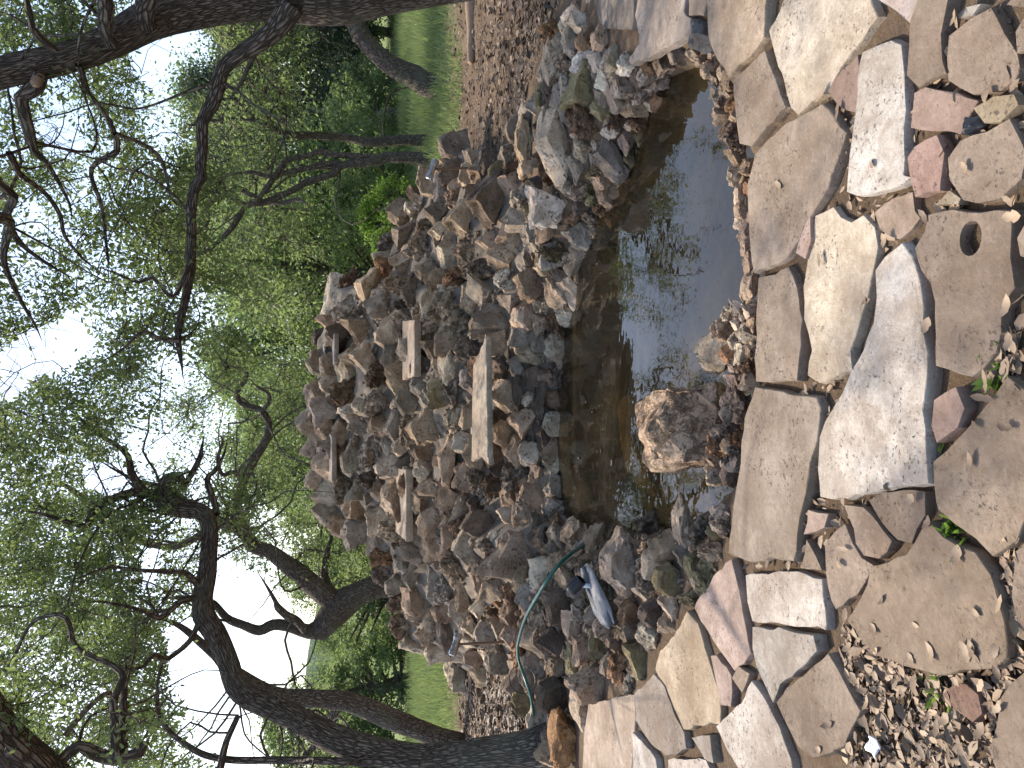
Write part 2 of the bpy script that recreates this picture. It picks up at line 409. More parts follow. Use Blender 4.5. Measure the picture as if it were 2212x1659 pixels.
def D(l, ox, oy): return [(ox + a / 3, oy + b / 3) for a, b in l]
t30 = lambda l: D(l, 1659, 0)
t31 = lambda l: D(l, 1659, 553)
t32 = lambda l: D(l, 1659, 1106)
t22 = lambda l: D(l, 1106, 1106)
t20 = lambda l: D(l, 1106, 0)
FLAGS = [
 (t30([(0,190),(70,60),(110,-60),(640,-60),(700,95),(600,250),(480,420),(370,580),(190,745),(150,700),(100,540),(30,320)]), CREAM, 'white'),
 (t30([(610,330),(790,255),(850,290),(890,480),(900,600),(885,1150),(930,1165),(800,1230),(580,1280),(525,1250),(535,1000),(550,860),(580,600),(590,400)]), (0.55,0.51,0.46), 'white'),
 (t30([(580,350),(588,640),(560,740),(480,730),(380,600),(470,450)]), PINK, ''),
 ([(1632,592),(1622,510),(1618,400),(1635,330),(1690,275),(1780,222),(1835,285),(1822,330),(1790,400),(1740,500),(1705,560)], TAN, ''),
 ([(1530,-20),(1662,-20),(1652,80),(1620,120),(1578,165),(1545,120),(1535,80)], (0.42,0.335,0.25), ''),
 ([(1587,172),(1656,105),(1672,150),(1700,232),(1660,270),(1627,322),(1603,310),(1592,250)], TAN, ''),
 (t30([(905,490),(910,300),(930,150),(990,-40),(1190,-40),(1170,100),(1140,220),(1130,400),(1165,480),(1060,520),(980,570)]), BROWN, ''),
 (t30([(710,-20),(1000,-20),(930,170)]), (0.52,0.44,0.40), ''),
 (t30([(1165,230),(1310,120),(1440,40),(1480,90),(1540,200),(1600,350),(1615,440),(1590,520),(1490,600),(1320,610),(1165,520)]), BROWN, ''),
 (t30([(940,610),(1010,560),(1150,600),(1360,650),(1300,760),(1250,860),(1080,850),(915,830),(930,700)]), PINK, ''),
 (t30([(960,960),(1110,870),(1140,1000),(1140,1200),(1130,1260),(970,1280),(940,1150),(915,1020)]), (0.36,0.25,0.21), 'pink'),
 (t30([(1340,710),(1470,640),(1620,600),(1640,690),(1520,770),(1420,790)]), (0.40,0.33,0.23), ''),
 (t30([(1160,1020),(1250,880),(1420,840),(1580,750),(1659,900),(1690,1000),(1640,1150),(1500,1300),(1350,1335),(1270,1290),(1170,1170)]), (0.34,0.275,0.22), ''),
 (t30([(680,1380),(800,1270),(930,1240),(945,1360),(980,1420),(920,1490),(840,1550),(710,1490)]), (0.38,0.30,0.235), ''),
 ([(1757,462),(1795,447),(1812,465),(1835,477),(1862,460),(1885,490),(1894,530),(1883,610),(1860,700),(1838,760),(1843,803),(1770,830),(1747,815),(1755,760),(1738,690),(1733,620),(1745,550)], CREAM, 'white'),
 (t31([(700,80),(760,-10),(870,-90),(945,0),(1005,150),(1035,330),(1028,480),(1050,620),(1055,780),(1045,1000),(1055,1250),(1075,1480),(900,1510),(690,1530),(430,1590),(340,1570),(325,1400),(330,1180),(420,1000),(480,880),(540,740),(620,600),(680,420),(705,250)]), WHITE, 'white'),
 (t31([(985,0),(960,-55),(1010,-170),(1050,-290),(1590,-300),(1600,-150),(1590,0),(1615,200),(1540,350),(1520,500),(1480,620),(1400,740),(1330,795),(1095,720),(1092,300),(1070,170),(1010,80)]), BROWN, ''),
 ([(1634,600),(1698,578),(1720,620),(1734,690),(1731,745),(1722,824),(1632,826),(1629,700)], TAN, ''),
 ([(1628,837),(1690,842),(1765,857),(1778,880),(1768,950),(1758,1000),(1745,1060),(1735,1120),(1725,1190),(1720,1214),(1615,1214),(1572,1198),(1580,1120),(1595,1000),(1605,900)], (0.33,0.275,0.22), ''),
 (t31([(1090,930),(1230,845),(1272,980),(1248,1120),(1120,1205),(1072,1100)]), PINK, ''),
 ([(2175,807),(2225,850),(2235,1100),(2200,1175),(2150,1200),(2112,1160),(2062,1135),(2028,1102),(2021,1080),(2018,997),(2072,947),(2112,892)], (0.30,0.235,0.175), ''),
 ([(1875,1085),(1902,1063),(1993,1061),(1995,1110),(1966,1176),(1937,1162),(1897,1128)], BROWN, ''),
 ([(1822,1088),(1866,1095),(1931,1172),(1918,1193),(1899,1211),(1866,1200),(1852,1172)], (0.33,0.26,0.205), ''),
 ([(1606,1242),(1620,1237),(1720,1234),(1773,1251),(1775,1285),(1785,1352),(1783,1364),(1690,1350),(1621,1343),(1611,1300)], WHITE, 'white'),
 ([(1627,1358),(1685,1353),(1763,1372),(1773,1405),(1753,1433),(1728,1449),(1689,1478),(1674,1516),(1655,1480),(1636,1440),(1626,1400)], GREY, ''),
 ([(1682,1515),(1704,1485),(1740,1461),(1791,1410),(1813,1445),(1848,1510),(1864,1540),(1844,1575),(1828,1618),(1760,1638),(1728,1614),(1694,1546)], BROWN, ''),
 ([(1547,1570),(1600,1513),(1624,1474),(1657,1512),(1687,1570),(1712,1640),(1715,1665),(1670,1690),(1600,1670),(1570,1620)], (0.56,0.51,0.46), 'white'),
 ([(1776,1165),(1821,1130),(1838,1173),(1858,1207),(1886,1224),(1868,1258),(1848,1288),(1800,1318),(1791,1300),(1780,1240)], BROWN, ''),
 ([(1884,1228),(1961,1197),(1991,1134),(2012,1121),(2040,1153),(2108,1198),(2148,1242),(2168,1290),(2178,1340),(2187,1390),(2184,1423),(2160,1443),(2085,1454),(1985,1450),(1902,1418),(1853,1368),(1833,1340),(1862,1290)], (0.30,0.235,0.175), ''),
 ([(2240,1430),(2164,1503),(2152,1570),(2138,1620),(2162,1700),(2240,1700)], BROWN, ''),
 (t32([(1130,1180),(1270,1100),(1380,1190),(1390,1310),(1330,1360),(1220,1270)]), (0.24,0.155,0.12), ''),
 (t22([(1165,620),(1300,405),(1418,305),(1478,500),(1498,650),(1538,850),(1556,930),(1500,976),(1440,1034),(1332,895),(1232,745)]), (0.42,0.33,0.285), 'pink'),
 (t22([(1052,800),(1130,645),(1198,722),(1256,900),(1286,1000),(1336,1200),(1342,1376),(1230,1386),(1112,1415),(1053,1280),(1003,1130),(934,1020),(964,900)]), (0.50,0.41,0.30), ''),
 (t22([(795,1180),(920,1045),(988,1133),(1046,1290),(1106,1430),(1126,1530),(1058,1586),(950,1556),(882,1476),(805,1350)]), (0.30,0.26,0.225), ''),
 (t22([(503,1245),(640,1203),(785,1173),(786,1400),(770,1650),(775,1760),(470,1760),(482,1400)]), (0.47,0.385,0.31), ''),
 (t22([(784,1425),(862,1503),(938,1600),(960,1740),(784,1740)]), (0.52,0.49,0.46), ''),
 (t22([(1292,945),(1328,926),(1425,1060),(1420,1245),(1352,1255)]), (0.38,0.29,0.25), ''),
 (t22([(1012,1605),(1248,1604),(1290,1720),(1012,1720)]), (0.56,0.51,0.47), ''),
 (t32([(230,150),(255,-20),(378,5),(358,90)]), (0.40,0.31,0.26), ''),
 (t32([(202,368),(240,175),(298,280),(335,368)]), BROWN, ''),
 (t22([(1434,1080),(1470,1012),(1548,1050),(1500,1168)]), TAN, ''),
 (t22([(1165,1452),(1280,1445),(1306,1640),(1250,1598)]), GREY, ''),
 (t20([(800,100),(830,-60),(1140,-60),(1120,60),(1180,150),(1080,270),(960,330),(770,420),(752,390),(830,280)]), (0.40,0.345,0.30), ''),
 (t20([(475,100),(480,-60),(815,-60),(795,190),(600,190),(490,216)]), (0.28,0.24,0.205), ''),
 (t20([(1145,-40),(1268,-40),(1240,105),(1150,98)]), (0.42,0.34,0.26), ''),
 (t30([(1620,-30),(1700,-30),(1700,60),(1560,30)]), BROWN, ''),
 ([(2190,1190),(2240,1150),(2240,1400),(2200,1380),(2185,1290)], BROWN, ''),
 (t30([(1230,90),(1300,20),(1390,30),(1330,110),(1240,125)]), GREY, ''),
 (t30([(1600,200),(1660,110),(1720,150),(1720,330),(1610,350)]), TAN, ''),
 (t30([(1640,740),(1720,640),(1720,800),(1650,830)]), TAN, ''),
 (t30([(1625,1540),(1720,1380),(1720,1700),(1650,1660)]), TAN, ''),
 (t30([(1090,1330),(1190,1220),(1260,1290),(1240,1325)]), (0.40,0.34,0.25), ''),
 (t30([(190,1640),(240,1480),(285,1400),(290,1560),(255,1690)]), (0.44,0.33,0.28), ''),
]

def flagstone(poly, color, i, seg=0.04, thick=0.06, top=0.034):
    rnd = random.Random(100 + i)
    pts = [G(a, b, top) for a, b in poly]
    c = sum(pts, Vector()) / len(pts)
    pts = [c + (p - c) * 0.985 for p in pts]
    out = []
    n = len(pts)
    for k in range(n):
        a, b = pts[k], pts[(k + 1) % n]
        L = (b - a).length; m = max(1, int(L / seg))
        nrm = Vector((-(b - a).y, (b - a).x, 0)).normalized()
        for j in range(m):
            q = a.lerp(b, j / m)
            w = mnoise.fractal(Vector((q.x * 9 + i, q.y * 9, 0)), 1, 2, 3) * 0.014
            out.append(q + nrm * w - c)
    if sum(out[k].x * out[(k + 1) % len(out)].y - out[k].y * out[(k + 1) % len(out)].x for k in range(len(out))) < 0:
        out.reverse()
    m = len(out)
    V, F = [], []
    lift = rnd.uniform(-0.006, 0.008)
    tx, ty = rnd.uniform(-0.012, 0.012), rnd.uniform(-0.012, 0.012)
    rings = [(1.0, -thick), (1.014, -thick * 0.45), (1.003, -0.008), (0.999, -0.0025), (0.990, 0.0)]
    for s, z in rings:
        for p in out:
            jit = mnoise.noise(Vector((p.x * 25, p.y * 25, z * 60 + i))) * 0.006
            q = p * (s + jit)
            V.append((q.x, q.y, z + lift + tx * p.x * 2 + ty * p.y * 2 + (jit * 0.4 if s > 0.98 else 0)))
    for r in range(len(rings) - 1):
        for k in range(m):
            F.append((r * m + k, r * m + (k + 1) % m, (r + 1) * m + (k + 1) % m, (r + 1) * m + k))
    base = (len(rings) - 1) * m
    F.append(tuple(range(base, base + m)))
    F.append(tuple(reversed(range(m))))
    me = mesh_py('flagstone', V, F)
    return me, c

pb = [G(1600, 1680), G(1545, -60), G(2260, -60), G(2260, 1720)]
patio_c = Vector((0, 2.3, 0))
patio = empty('patio', patio_c); patio['kind'] = 'structure'
for i, (poly, colr, note) in enumerate(FLAGS):
    me, c = flagstone(poly, colr, i)
    o = link('flagstone', me, MAT['flag'], patio, c)
    j = random.uniform(0.74, 0.87)
    o.color = (colr[0] * j, colr[1] * j, colr[2] * j, 1)
    if i == 16:                                  # a natural hole worn through this slab
        hc = G(1659 + 1325 / 3, 1545 / 3, 0.034) - c
        bm = bmesh.new(); bmesh.ops.create_cone(bm, cap_ends=True, segments=18, radius1=0.028, radius2=0.036, depth=0.2, matrix=Matrix.Translation(hc) @ Matrix.Diagonal((1.35, 1.1, 1, 1)))
        cm_ = bpy.data.meshes.new('cut'); bm.to_mesh(cm_); bm.free()
        cut = bpy.data.objects.new('cut', cm_); COL.objects.link(cut); cut.matrix_world = Matrix.Translation(c)
        md = o.modifiers.new('hole', 'BOOLEAN'); md.object = cut; md.operation = 'DIFFERENCE'; md.solver = 'EXACT'
        bpy.context.view_layer.update(); dg = bpy.context.evaluated_depsgraph_get()
        nm_ = bpy.data.meshes.new_from_object(o.evaluated_get(dg)); o.modifiers.clear(); o.data = nm_
        bpy.data.objects.remove(cut)
    if note == 'white': o['label'] = 'pale cream flagstone'
    if note == 'pink': o['label'] = 'pinkish red flagstone'

# ------------------------------------------------------------------ rocks
def rock_proto(seed, n=15, box=(1, 1, 1), rough=0.05, cuts=3, power=0.7, slabby=False, smooth=0.3):
    rnd = random.Random(seed)
    bm = bmesh.new()
    if slabby:                                   # broken slab: an irregular polygon with slanted sides
        m = rnd.choice([4, 5, 5, 6, 7]); a0 = rnd.uniform(0, 6)
        ang = [a0 + (k + rnd.uniform(-.3, .3)) * 2 * math.pi / m for k in range(m)]
        rad = [rnd.uniform(.7, 1.1) for k in range(m)]
        for y, q in ((-1, rnd.uniform(.75, .95)), (rnd.uniform(-.3, .3), 1.0), (1, rnd.uniform(.7, 1))):
            for t_, r_ in zip(ang, rad):
                bm.verts.new((math.cos(t_) * r_ * q * rnd.uniform(.93, 1.07), y * .8 + rnd.uniform(-.12, .12), math.sin(t_) * r_ * q * rnd.uniform(.93, 1.07)))
    else:
        for k in range(n):
            v = Vector((rnd.gauss(0, 1), rnd.gauss(0, 1), rnd.gauss(0, 1))).normalized()
            v = Vector([math.copysign(abs(a) ** power, a) for a in v]) * rnd.uniform(0.7, 1.0)
            bm.verts.new(v)
    r = bmesh.ops.convex_hull(bm, input=bm.verts)
    bmesh.ops.delete(bm, geom=[g for g in r['geom_interior'] if isinstance(g, bmesh.types.BMVert)], context='VERTS')
    bmesh.ops.dissolve_limit(bm, angle_limit=0.20, verts=bm.verts, edges=bm.edges)
    bmesh.ops.triangulate(bm, faces=bm.faces)
    bmesh.ops.subdivide_edges(bm, edges=bm.edges, cuts=cuts, use_grid_fill=True)
    bmesh.ops.smooth_vert(bm, verts=bm.verts, factor=smooth, use_axis_x=True, use_axis_y=True, use_axis_z=True)
    off = Vector((seed * 3.7, 1.3, 0))
    bm.normal_update()
    for v in bm.verts:
        d = mnoise.fractal(v.co * 1.7 + off, 0.7, 2.1, 6)
        d2 = abs(mnoise.noise(v.co * 3.3 + off))
        st = math.floor((v.co.z * 3 + mnoise.noise(v.co * 1.3 + off))) % 2      # bedding steps
        v.co += v.normal * (rough * d * 1.7 - rough * d2 * 1.1 - (0.05 if slabby and st else 0.0) * (abs(v.normal.y) < .6))
    xs = [v.co for v in bm.verts]
    lo = Vector([min(c[a] for c in xs) for a in range(3)]); hi = Vector([max(c[a] for c in xs) for a in range(3)])
    for v in bm.verts:
        v.co = Vector([((v.co[a] - lo[a]) / (hi[a] - lo[a]) - 0.5) * box[a] for a in range(3)])
    me = bpy.data.meshes.new('stone'); bm.to_mesh(me); bm.free()
    for p in me.polygons: p.use_smooth = True
    me.set_sharp_from_angle(angle=math.radians(38))
    return me

ROCKS = [rock_proto(s, n, rough=r, power=p, cuts=6) for s, n, r, p in
         [(1, 10, .07, .6), (2, 12, .09, .7), (3, 9, .06, .55), (4, 14, .09, .8), (5, 11, .07, .5), (6, 13, .1, .75), (7, 9, .07, .6), (9, 10, .08, .6), (12, 14, .1, .8)]]
ROCKS += [rock_proto(60 + s, rough=.075, cuts=6, slabby=True, smooth=.3) for s in range(12)]
ROUGH = [rock_proto(40 + s, 15, rough=.19, cuts=8, power=.8) for s in range(6)]
for me in ROCKS: me.materials.append(MAT['stone'])
for me in ROUGH: me.materials.append(MAT['porous'])
PAL = {'w': (0.52, 0.49, 0.45), 'l': (0.42, 0.37, 0.31), 't': (0.33, 0.265, 0.205), 'g': (0.25, 0.225, 0.20), 'b': (0.19, 0.13, 0.09),
       'r': (0.31, 0.19, 0.115), 'd': (0.12, 0.10, 0.085), 'p': (0.35, 0.285, 0.23), 'm': (0.20, 0.18, 0.11), 'o': (0.36, 0.22, 0.115)}

def jitter(c, rnd, a=0.14):
    k = 1.20 + rnd.uniform(-a, a)
    return (c[0] * k * 1.08 * (1 + rnd.uniform(-.04, .04)), c[1] * k, c[2] * k * 0.90 * (1 + rnd.uniform(-.05, .05)), 1)

def place_rock(name, parent, hit, nrm, dist, wv, wh, rnd, color, rough=False, depth=0.75, tilt=20, out=0.10, flat=False):
    """wv: height in picture units (towards the sky), wh: width; hit, nrm: the point of the core it is bedded in"""
    H = wv * dist / FPX; W = wh * dist / FPX
    Dp = depth * (H + W) / 2
    me = rnd.choice(ROUGH if rough else (ROCKS[9:] if flat and rnd.random() < .7 else ROCKS))
    o = bpy.data.objects.new(name, me); COL.objects.link(o)
    nrm = Vector(nrm)
    if nrm.dot(CAMP - Vector(hit)) < 0: nrm = -nrm
    o.parent = parent
    o.location = Vector(hit) + nrm * (H + W) * 0.5 * out - gloc(parent)
    o.scale = (W * rnd.choice((-1, 1)), Dp, H)
    t = math.radians(tilt)
    o.rotation_euler = (rnd.uniform(-t, t), rnd.uniform(-t, t), rnd.uniform(-t, t) + math.atan2(-hit[0], hit[1]) * -1 * 0 )
    o.color = jitter(color, rnd, 0.3)
    return o
CAMP = Vector((0, 0, CAM_H))

# waterfall core: a stepped mound that climbs away from the pond
SIL = [(1010, 318, 9.3), (960, 330, 9.6), (905, 385, 10.2), (880, 430, 10.8), (830, 520, 11.6), (790, 600, 12.2), (700, 622, 12.6), (674, 740, 13.0), (662, 900, 13.0), (664, 1000, 13.0), (688, 1080, 13.0), (732, 1150, 12.8),
       (796, 1185, 12.4), (826, 1270, 12.0), (874, 1380, 11.8), (955, 1425, 11.6), (1010, 1462, 11.7)]
FOOT = [(1075, 318, 0), (1110, 345, 0), (1180, 480, 0), (1245, 600, -.25), (1218, 700, -.25), (1203, 850, -.25), (1198, 1000, -.25), (1215, 1110, -.25), (1190, 1165, 0), (1112, 1300, 0), (1095, 1420, 0), (1050, 1462, 0)]
sil = sorted([(A(a, b, Y).x / Y, Y, A(a, b, Y).z) for a, b, Y in SIL]); ft = sorted([(G(a, b, z).x / G(a, b, z).y, G(a, b, z).y, z) for a, b, z in FOOT])
s_lo, s_hi = max(sil[0][0], ft[0][0]), min(sil[-1][0], ft[-1][0])
ss = np.linspace(s_lo - 0.03, s_hi + 0.03, 190); vv = np.concatenate([np.linspace(-0.08, 0, 6), np.linspace(0.006, 1.0, 150), np.linspace(1.03, 1.6, 22)])
SS, VV = np.meshgrid(ss, vv)
yf = np.interp(SS, [q[0] for q in ft], [q[1] for q in ft]); zf = np.interp(SS, [q[0] for q in ft], [q[2] for q in ft])
yr = np.interp(SS, [q[0] for q in sil], [q[1] for q in sil]); zr = np.interp(SS, [q[0] for q in sil], [q[2] for q in sil]) - 0.10
prof = np.interp(VV, [-.08, 0, .05, .20, .26, .50, .56, .80, .86, 1.0, 1.08, 1.6], [-.30, 0, .20, .28, .42, .52, .63, .77, .89, 1.0, .98, -.5])
lin = np.interp(VV, [-.08, 0, 1.0, 1.08, 1.6], [-.25, 0, 1, .98, -.5])
wstep = 0.75 * np.exp(-((SS + 0.02) / 0.16) ** 2)
prof = prof * wstep + lin * (1 - wstep)
fade = np.clip(np.minimum(SS - (s_lo - 0.03), (s_hi + 0.03) - SS) / 0.035, 0, 1)
CY = yf + (yr - yf) * VV; CX = SS * CY
CZ = zf + (zr - zf) * prof - (1 - fade) * 1.2
nzc = np.array([mnoise.fractal(Vector((a * 2.1, b * 2.1, 4.3)), 1.0, 2.0, 4) for a, b in zip(CX.ravel(), CY.ravel())]).reshape(CX.shape)
CZ += nzc * 0.10 * np.clip((CZ + .4), 0, 1)
cv = np.stack([CX, CY, CZ], -1).reshape(-1, 3)
ii = np.arange(CX.size).reshape(CX.shape)
cf = np.stack([ii[:-1, :-1], ii[:-1, 1:], ii[1:, 1:], ii[1:, :-1]], -1).reshape(-1, 4)
fall = empty('stone_waterfall', (-0.4, 10.0, 0), 'tall mound of mortared rough stones with slab ledges rising behind the pond', 'waterfall')
core = link('mortar_core', mesh_np('mortar_core', cv, cf, True), MAT['mortar'], fall)
core.location = -fall.location
core_bvh = BVHTree.FromPolygons([tuple(v) for v in cv], cf.tolist())
CAMP = Vector((0, 0, CAM_H))

def cast(dx, dy, use_core=True, use_ground=True):
    d = ray(dx, dy).normalized(); best = None
    if use_core:
        h = core_bvh.ray_cast(CAMP, d)
        if h[0] is not None: best = (h[0], h[1], h[3])
    if use_ground:
        h = ground_bvh.ray_cast(CAMP, d)
        if h[0] is not None and (best is None or h[3] < best[2]): best = (h[0], h[1], h[3])
    return best

t11 = lambda x, y: (608 + x / 3, 553 + y / 3)      # zoomed tiles -> picture units
t12 = lambda x, y: (664 + x / 3, 1106 + y / 3)
t10 = lambda x, y: (664 + x / 3, 0 + y / 3)
g22 = lambda x, y: (1106 + x / 3, 1106 + y / 3)
g21 = lambda x, y: (1106 + x / 3, 553 + y / 3)
g20 = lambda x, y: (1106 + x / 3, 0 + y / 3)

WF = [(t11, 1180, 150, 170, 175, 'r', 1), (t11, 1330, 100, 210, 150, 'g', 1), (t11, 1490, 190, 150, 165, 'w', 1), (t11, 1640, 180, 160, 200, 'p', 0),
      (t11, 1820, 100, 140, 110, 'g', 0), (t11, 1550, 300, 210, 130, 'g', 0), (t11, 1410, 420, 270, 230, 'g', 0), (t11, 1560, 540, 130, 140, 'g', 0),
      (t11, 1680, 420, 90, 180, 't', 0), (t11, 590, 680, 190, 205, 'l', 0), (t11, 730, 520, 170, 180, 'l', 0), (t11, 550, 500, 210, 160, 't', 0),
      (t11, 460, 900, 180, 180, 'b', 1), (t11, 330, 1010, 180, 180, 'g', 0), (t11, 490, 1310, 130, 190, 'l', 0), (t11, 590, 1440, 150, 110, 'd', 1),
      (t11, 980, 1090, 225, 230, 't', 0), (t11, 850, 950, 150, 155, 'g', 0), (t11, 760, 1090, 120, 200, 'g', 0), (t11, 1110, 1290, 110, 330, 'p', 0),
      (t11, 950, 1250, 150, 140, 't', 0), (t11, 1030, 880, 130, 180, 'm', 0), (t11, 1120, 850, 90, 210, 'g', 1), (t11, 720, 1360, 170, 140, 'l', 0),
      (t11, 800, 1240, 110, 110, 'l', 0), (t11, 1290, 1430, 130, 180, 't', 1), (t11, 1230, 620, 160, 190, 'g', 1), (t11, 1150, 420, 200, 220, 'l', 1),
      (t11, 820, 420, 140, 140, 'l', 1), (t11, 320, 410, 130, 130, 't', 0), (t11, 300, 590, 90, 120, 'l', 0), (t11, 230, 700, 60, 180, 't', 0), (t11, 340, 830, 130, 120, 'l', 0),
      (t11, 420, 1150, 120, 160, 'p', 0), (t11, 540, 1100, 150, 90, 'g', 0), (t11, 220, 1230, 110, 140, 'l', 0), (t11, 190, 980, 100, 110, 'l', 0), (t11, 650, 960, 160, 170, 'l', 1),
      (t11, 1490, 670, 45, 150, 'd', 0), (t11, 1540, 870, 60, 230, 'd', 0), (t11, 1630, 770, 100, 150, 'd', 0), (t11, 1680, 930, 60, 250, 'd', 0), (t11, 1740, 650, 120, 130, 'g', 1),
      (t11, 700, 100, 130, 150, 'r', 1), (t11, 760, 210, 150, 120, 't', 1), (t11, 860, 240, 110, 170, 'd', 0), (t11, 680, 30, 120, 120, 'l', 0), (t11, 1000, 620, 150, 120, 'd', 0),
      (t12, 1360, 240, 330, 270, 'p', 0), (t12, 820, 210, 110, 160, 't', 0), (t12, 940, 190, 90, 170, 't', 0), (t12, 1100, 310, 90, 160, 'g', 0), (t12, 700, 400, 110, 160, 'g', 0),
      (t12, 530, 270, 160, 120, 'r', 1), (t12, 590, 470, 110, 130, 'g', 0), (t12, 640, 720, 130, 150, 't', 1), (t12, 720, 660, 110, 100, 'l', 0), (t12, 560, 600, 90, 110, 'l', 0),
      (t12, 900, 620, 130, 140, 'p', 0), (t12, 1020, 520, 90, 170, 't', 0), (t12, 1130, 600, 110, 120, 'l', 0), (t12, 1240, 680, 130, 120, 't', 1), (t12, 1080, 740, 110, 130, 'l', 0),
      (t12, 850, 880, 130, 140, 'l', 0), (t12, 780, 790, 110, 120, 't', 0), (t12, 1100, 920, 120, 130, 'p', 0), (t12, 1020, 1050, 130, 220, 'l', 0), (t12, 1160, 1060, 130, 130, 't', 0),
      (t12, 1120, 110, 180, 170, 'd', 0), (t12, 360, 110, 170, 200, 'g', 0), (t12, 240, 70, 130, 160, 't', 0), (t12, 1340, 600, 90, 130, 't', 0),
      (t10, 1040, 1420, 210, 220, 't', 0), (t10, 900, 1230, 110, 180, 'g', 0), (t10, 1050, 1150, 90, 140, 't', 0), (t10, 960, 990, 180, 170, 'g', 0), (t10, 730, 1370, 120, 180, 'l', 1),
      (t10, 640, 1530, 130, 150, 'g', 0), (t10, 870, 1500, 120, 110, 'l', 0), (t10, 1190, 1560, 140, 120, 'l', 0), (t10, 1240, 1320, 270, 320, 'd', 0)]
RB = [(t10, 1650, 950, 190, 430, 'l', 0), (t10, 1800, 560, 190, 270, 'm', 0), (t10, 1830, 800, 200, 200, 'b', 1), (t10, 1960, 1000, 180, 280, 'g', 0),
      (t10, 1440, 1270, 160, 160, 'w', 1), (t10, 1610, 1330, 240, 250, 'w', 0), (t10, 1440, 930, 100, 310, 't', 0),
      (t10, 1560, 860, 80, 230, 'l', 0), (t10, 1580, 1090, 120, 190, 'b', 1), (t10, 1620, 420, 110, 240, 'l', 0), (t10, 1690, 550, 60, 170, 'l', 0), (t10, 1740, 280, 110, 180, 'g', 0),
      (t10, 1600, 210, 130, 140, 'o', 1), (t10, 2000, 400, 100, 160, 'l', 0), (t10, 2000, 610, 110, 200, 'l', 0), (t10, 1770, 1200, 140, 150, 'p', 1), (t10, 1850, 1230, 120, 150, 'm', 1),
      (t10, 1700, 180, 90, 130, 'l', 0), (t10, 1540, 480, 60, 150, 'l', 0), (t10, 1530, 640, 70, 150, 'm', 0), (t10, 1360, 850, 90, 160, 'g', 0), (t10, 1330, 1010, 110, 160, 'g', 0),
      (t10, 1450, 1090, 110, 120, 't', 0), (t10, 1760, 1500, 190, 160, 'g', 0), (t10, 1480, 1540, 130, 130, 'l', 0), (t10, 1600, 1590, 140, 170, 'm', 1), (t10, 1920, 1340, 110, 110, 'b', 1),
      (g20, 850, 470, 130, 150, 'd', 0), (g20, 840, 760, 130, 130, 'b', 1), (g20, 690, 760, 100, 120, 'b', 1), (g20, 600, 260, 120, 140, 't', 0), (g20, 720, 530, 130, 150, 'g', 0),
      (g20, 660, 400, 100, 110, 'l', 0)]
LB = [(g22, 760, 330, 240, 380, 'g', 0), (g22, 620, 500, 130, 300, 'l', 1), (g22, 930, 130, 190, 180, 'g', 1), (g22, 1130, 110, 90, 330, 'g', 0), (g22, 1230, 130, 160, 180, 'g', 1),
      (g22, 1200, 330, 110, 150, 'm', 0), (g22, 1060, 440, 210, 190, 'm', 0), (g22, 1050, 590, 140, 170, 'l', 0), (g22, 350, 590, 200, 230, 'd', 0), (g22, 900, 440, 120, 150, 'g', 1),
      (g22, 180, 800, 170, 200, 'p', 0), (g22, 310, 830, 230, 170, 'd', 0), (g22, 500, 900, 130, 170, 'p', 0), (g22, 460, 660, 110, 110, 'l', 1), (g22, 560, 1100, 290, 180, 'p', 0),
      (g22, 620, 740, 130, 150, 'p', 0), (g22, 720, 1010, 110, 210, 'r', 1), (g22, 690, 850, 110, 110, 't', 0), (g22, 640, 980, 90, 120, 'l', 0), (g22, 800, 660, 160, 170, 'b', 0),
      (g22, 840, 960, 140, 200, 'm', 0), (g22, 190, 1030, 180, 260, 'g', 0), (g22, 330, 1180, 240, 220, 'd', 0), (g22, 390, 1460, 170, 330, 'o', 0), (g22, 210, 1360, 130, 260, 'l', 0),
      (g22, 90, 960, 110, 200, 'r', 1), (g22, 940, 650, 160, 180, 'd', 0), (g22, 270, 250, 120, 130, 'g', 0), (g22, 320, 1000, 120, 130, 't', 0), (g22, 60, 1100, 170, 200, 'g', 0)]
NS = [(g21, 1370, 480, 170, 140, 't', 0), (g21, 1500, 640, 90, 130, 'l', 0), (g21, 1480, 950, 130, 190, 'p', 1), (g21, 1420, 1120, 120, 120, 'g', 1), (g21, 1410, 1430, 110, 130, 't', 0),
      (g20, 1390, 590, 90, 120, 'l', 0), (g20, 1250, 390, 130, 60, 'l', 0), (g20, 1360, 470, 50, 110, 'l', 0), (g20, 1490, 1250, 90, 170, 'l', 0), (g20, 1450, 1020, 120, 100, 'p', 0),
      (g20, 1430, 880, 130, 190, 'p', 1), (g20, 1520, 1500, 80, 150, 'p', 0), (g20, 1530, 1600, 90, 120, 'p', 0), (g21, 1540, 180, 80, 220, 'p', 0), (g21, 1540, 20, 60, 160, 'p', 0), (g20, 980, 400, 110, 160, 't', 0), (g20, 1080, 330, 120, 140, 'g', 0), (g20, 1180, 330, 100, 110, 'g', 0), (g20, 890, 470, 110, 140, 'g', 0)]

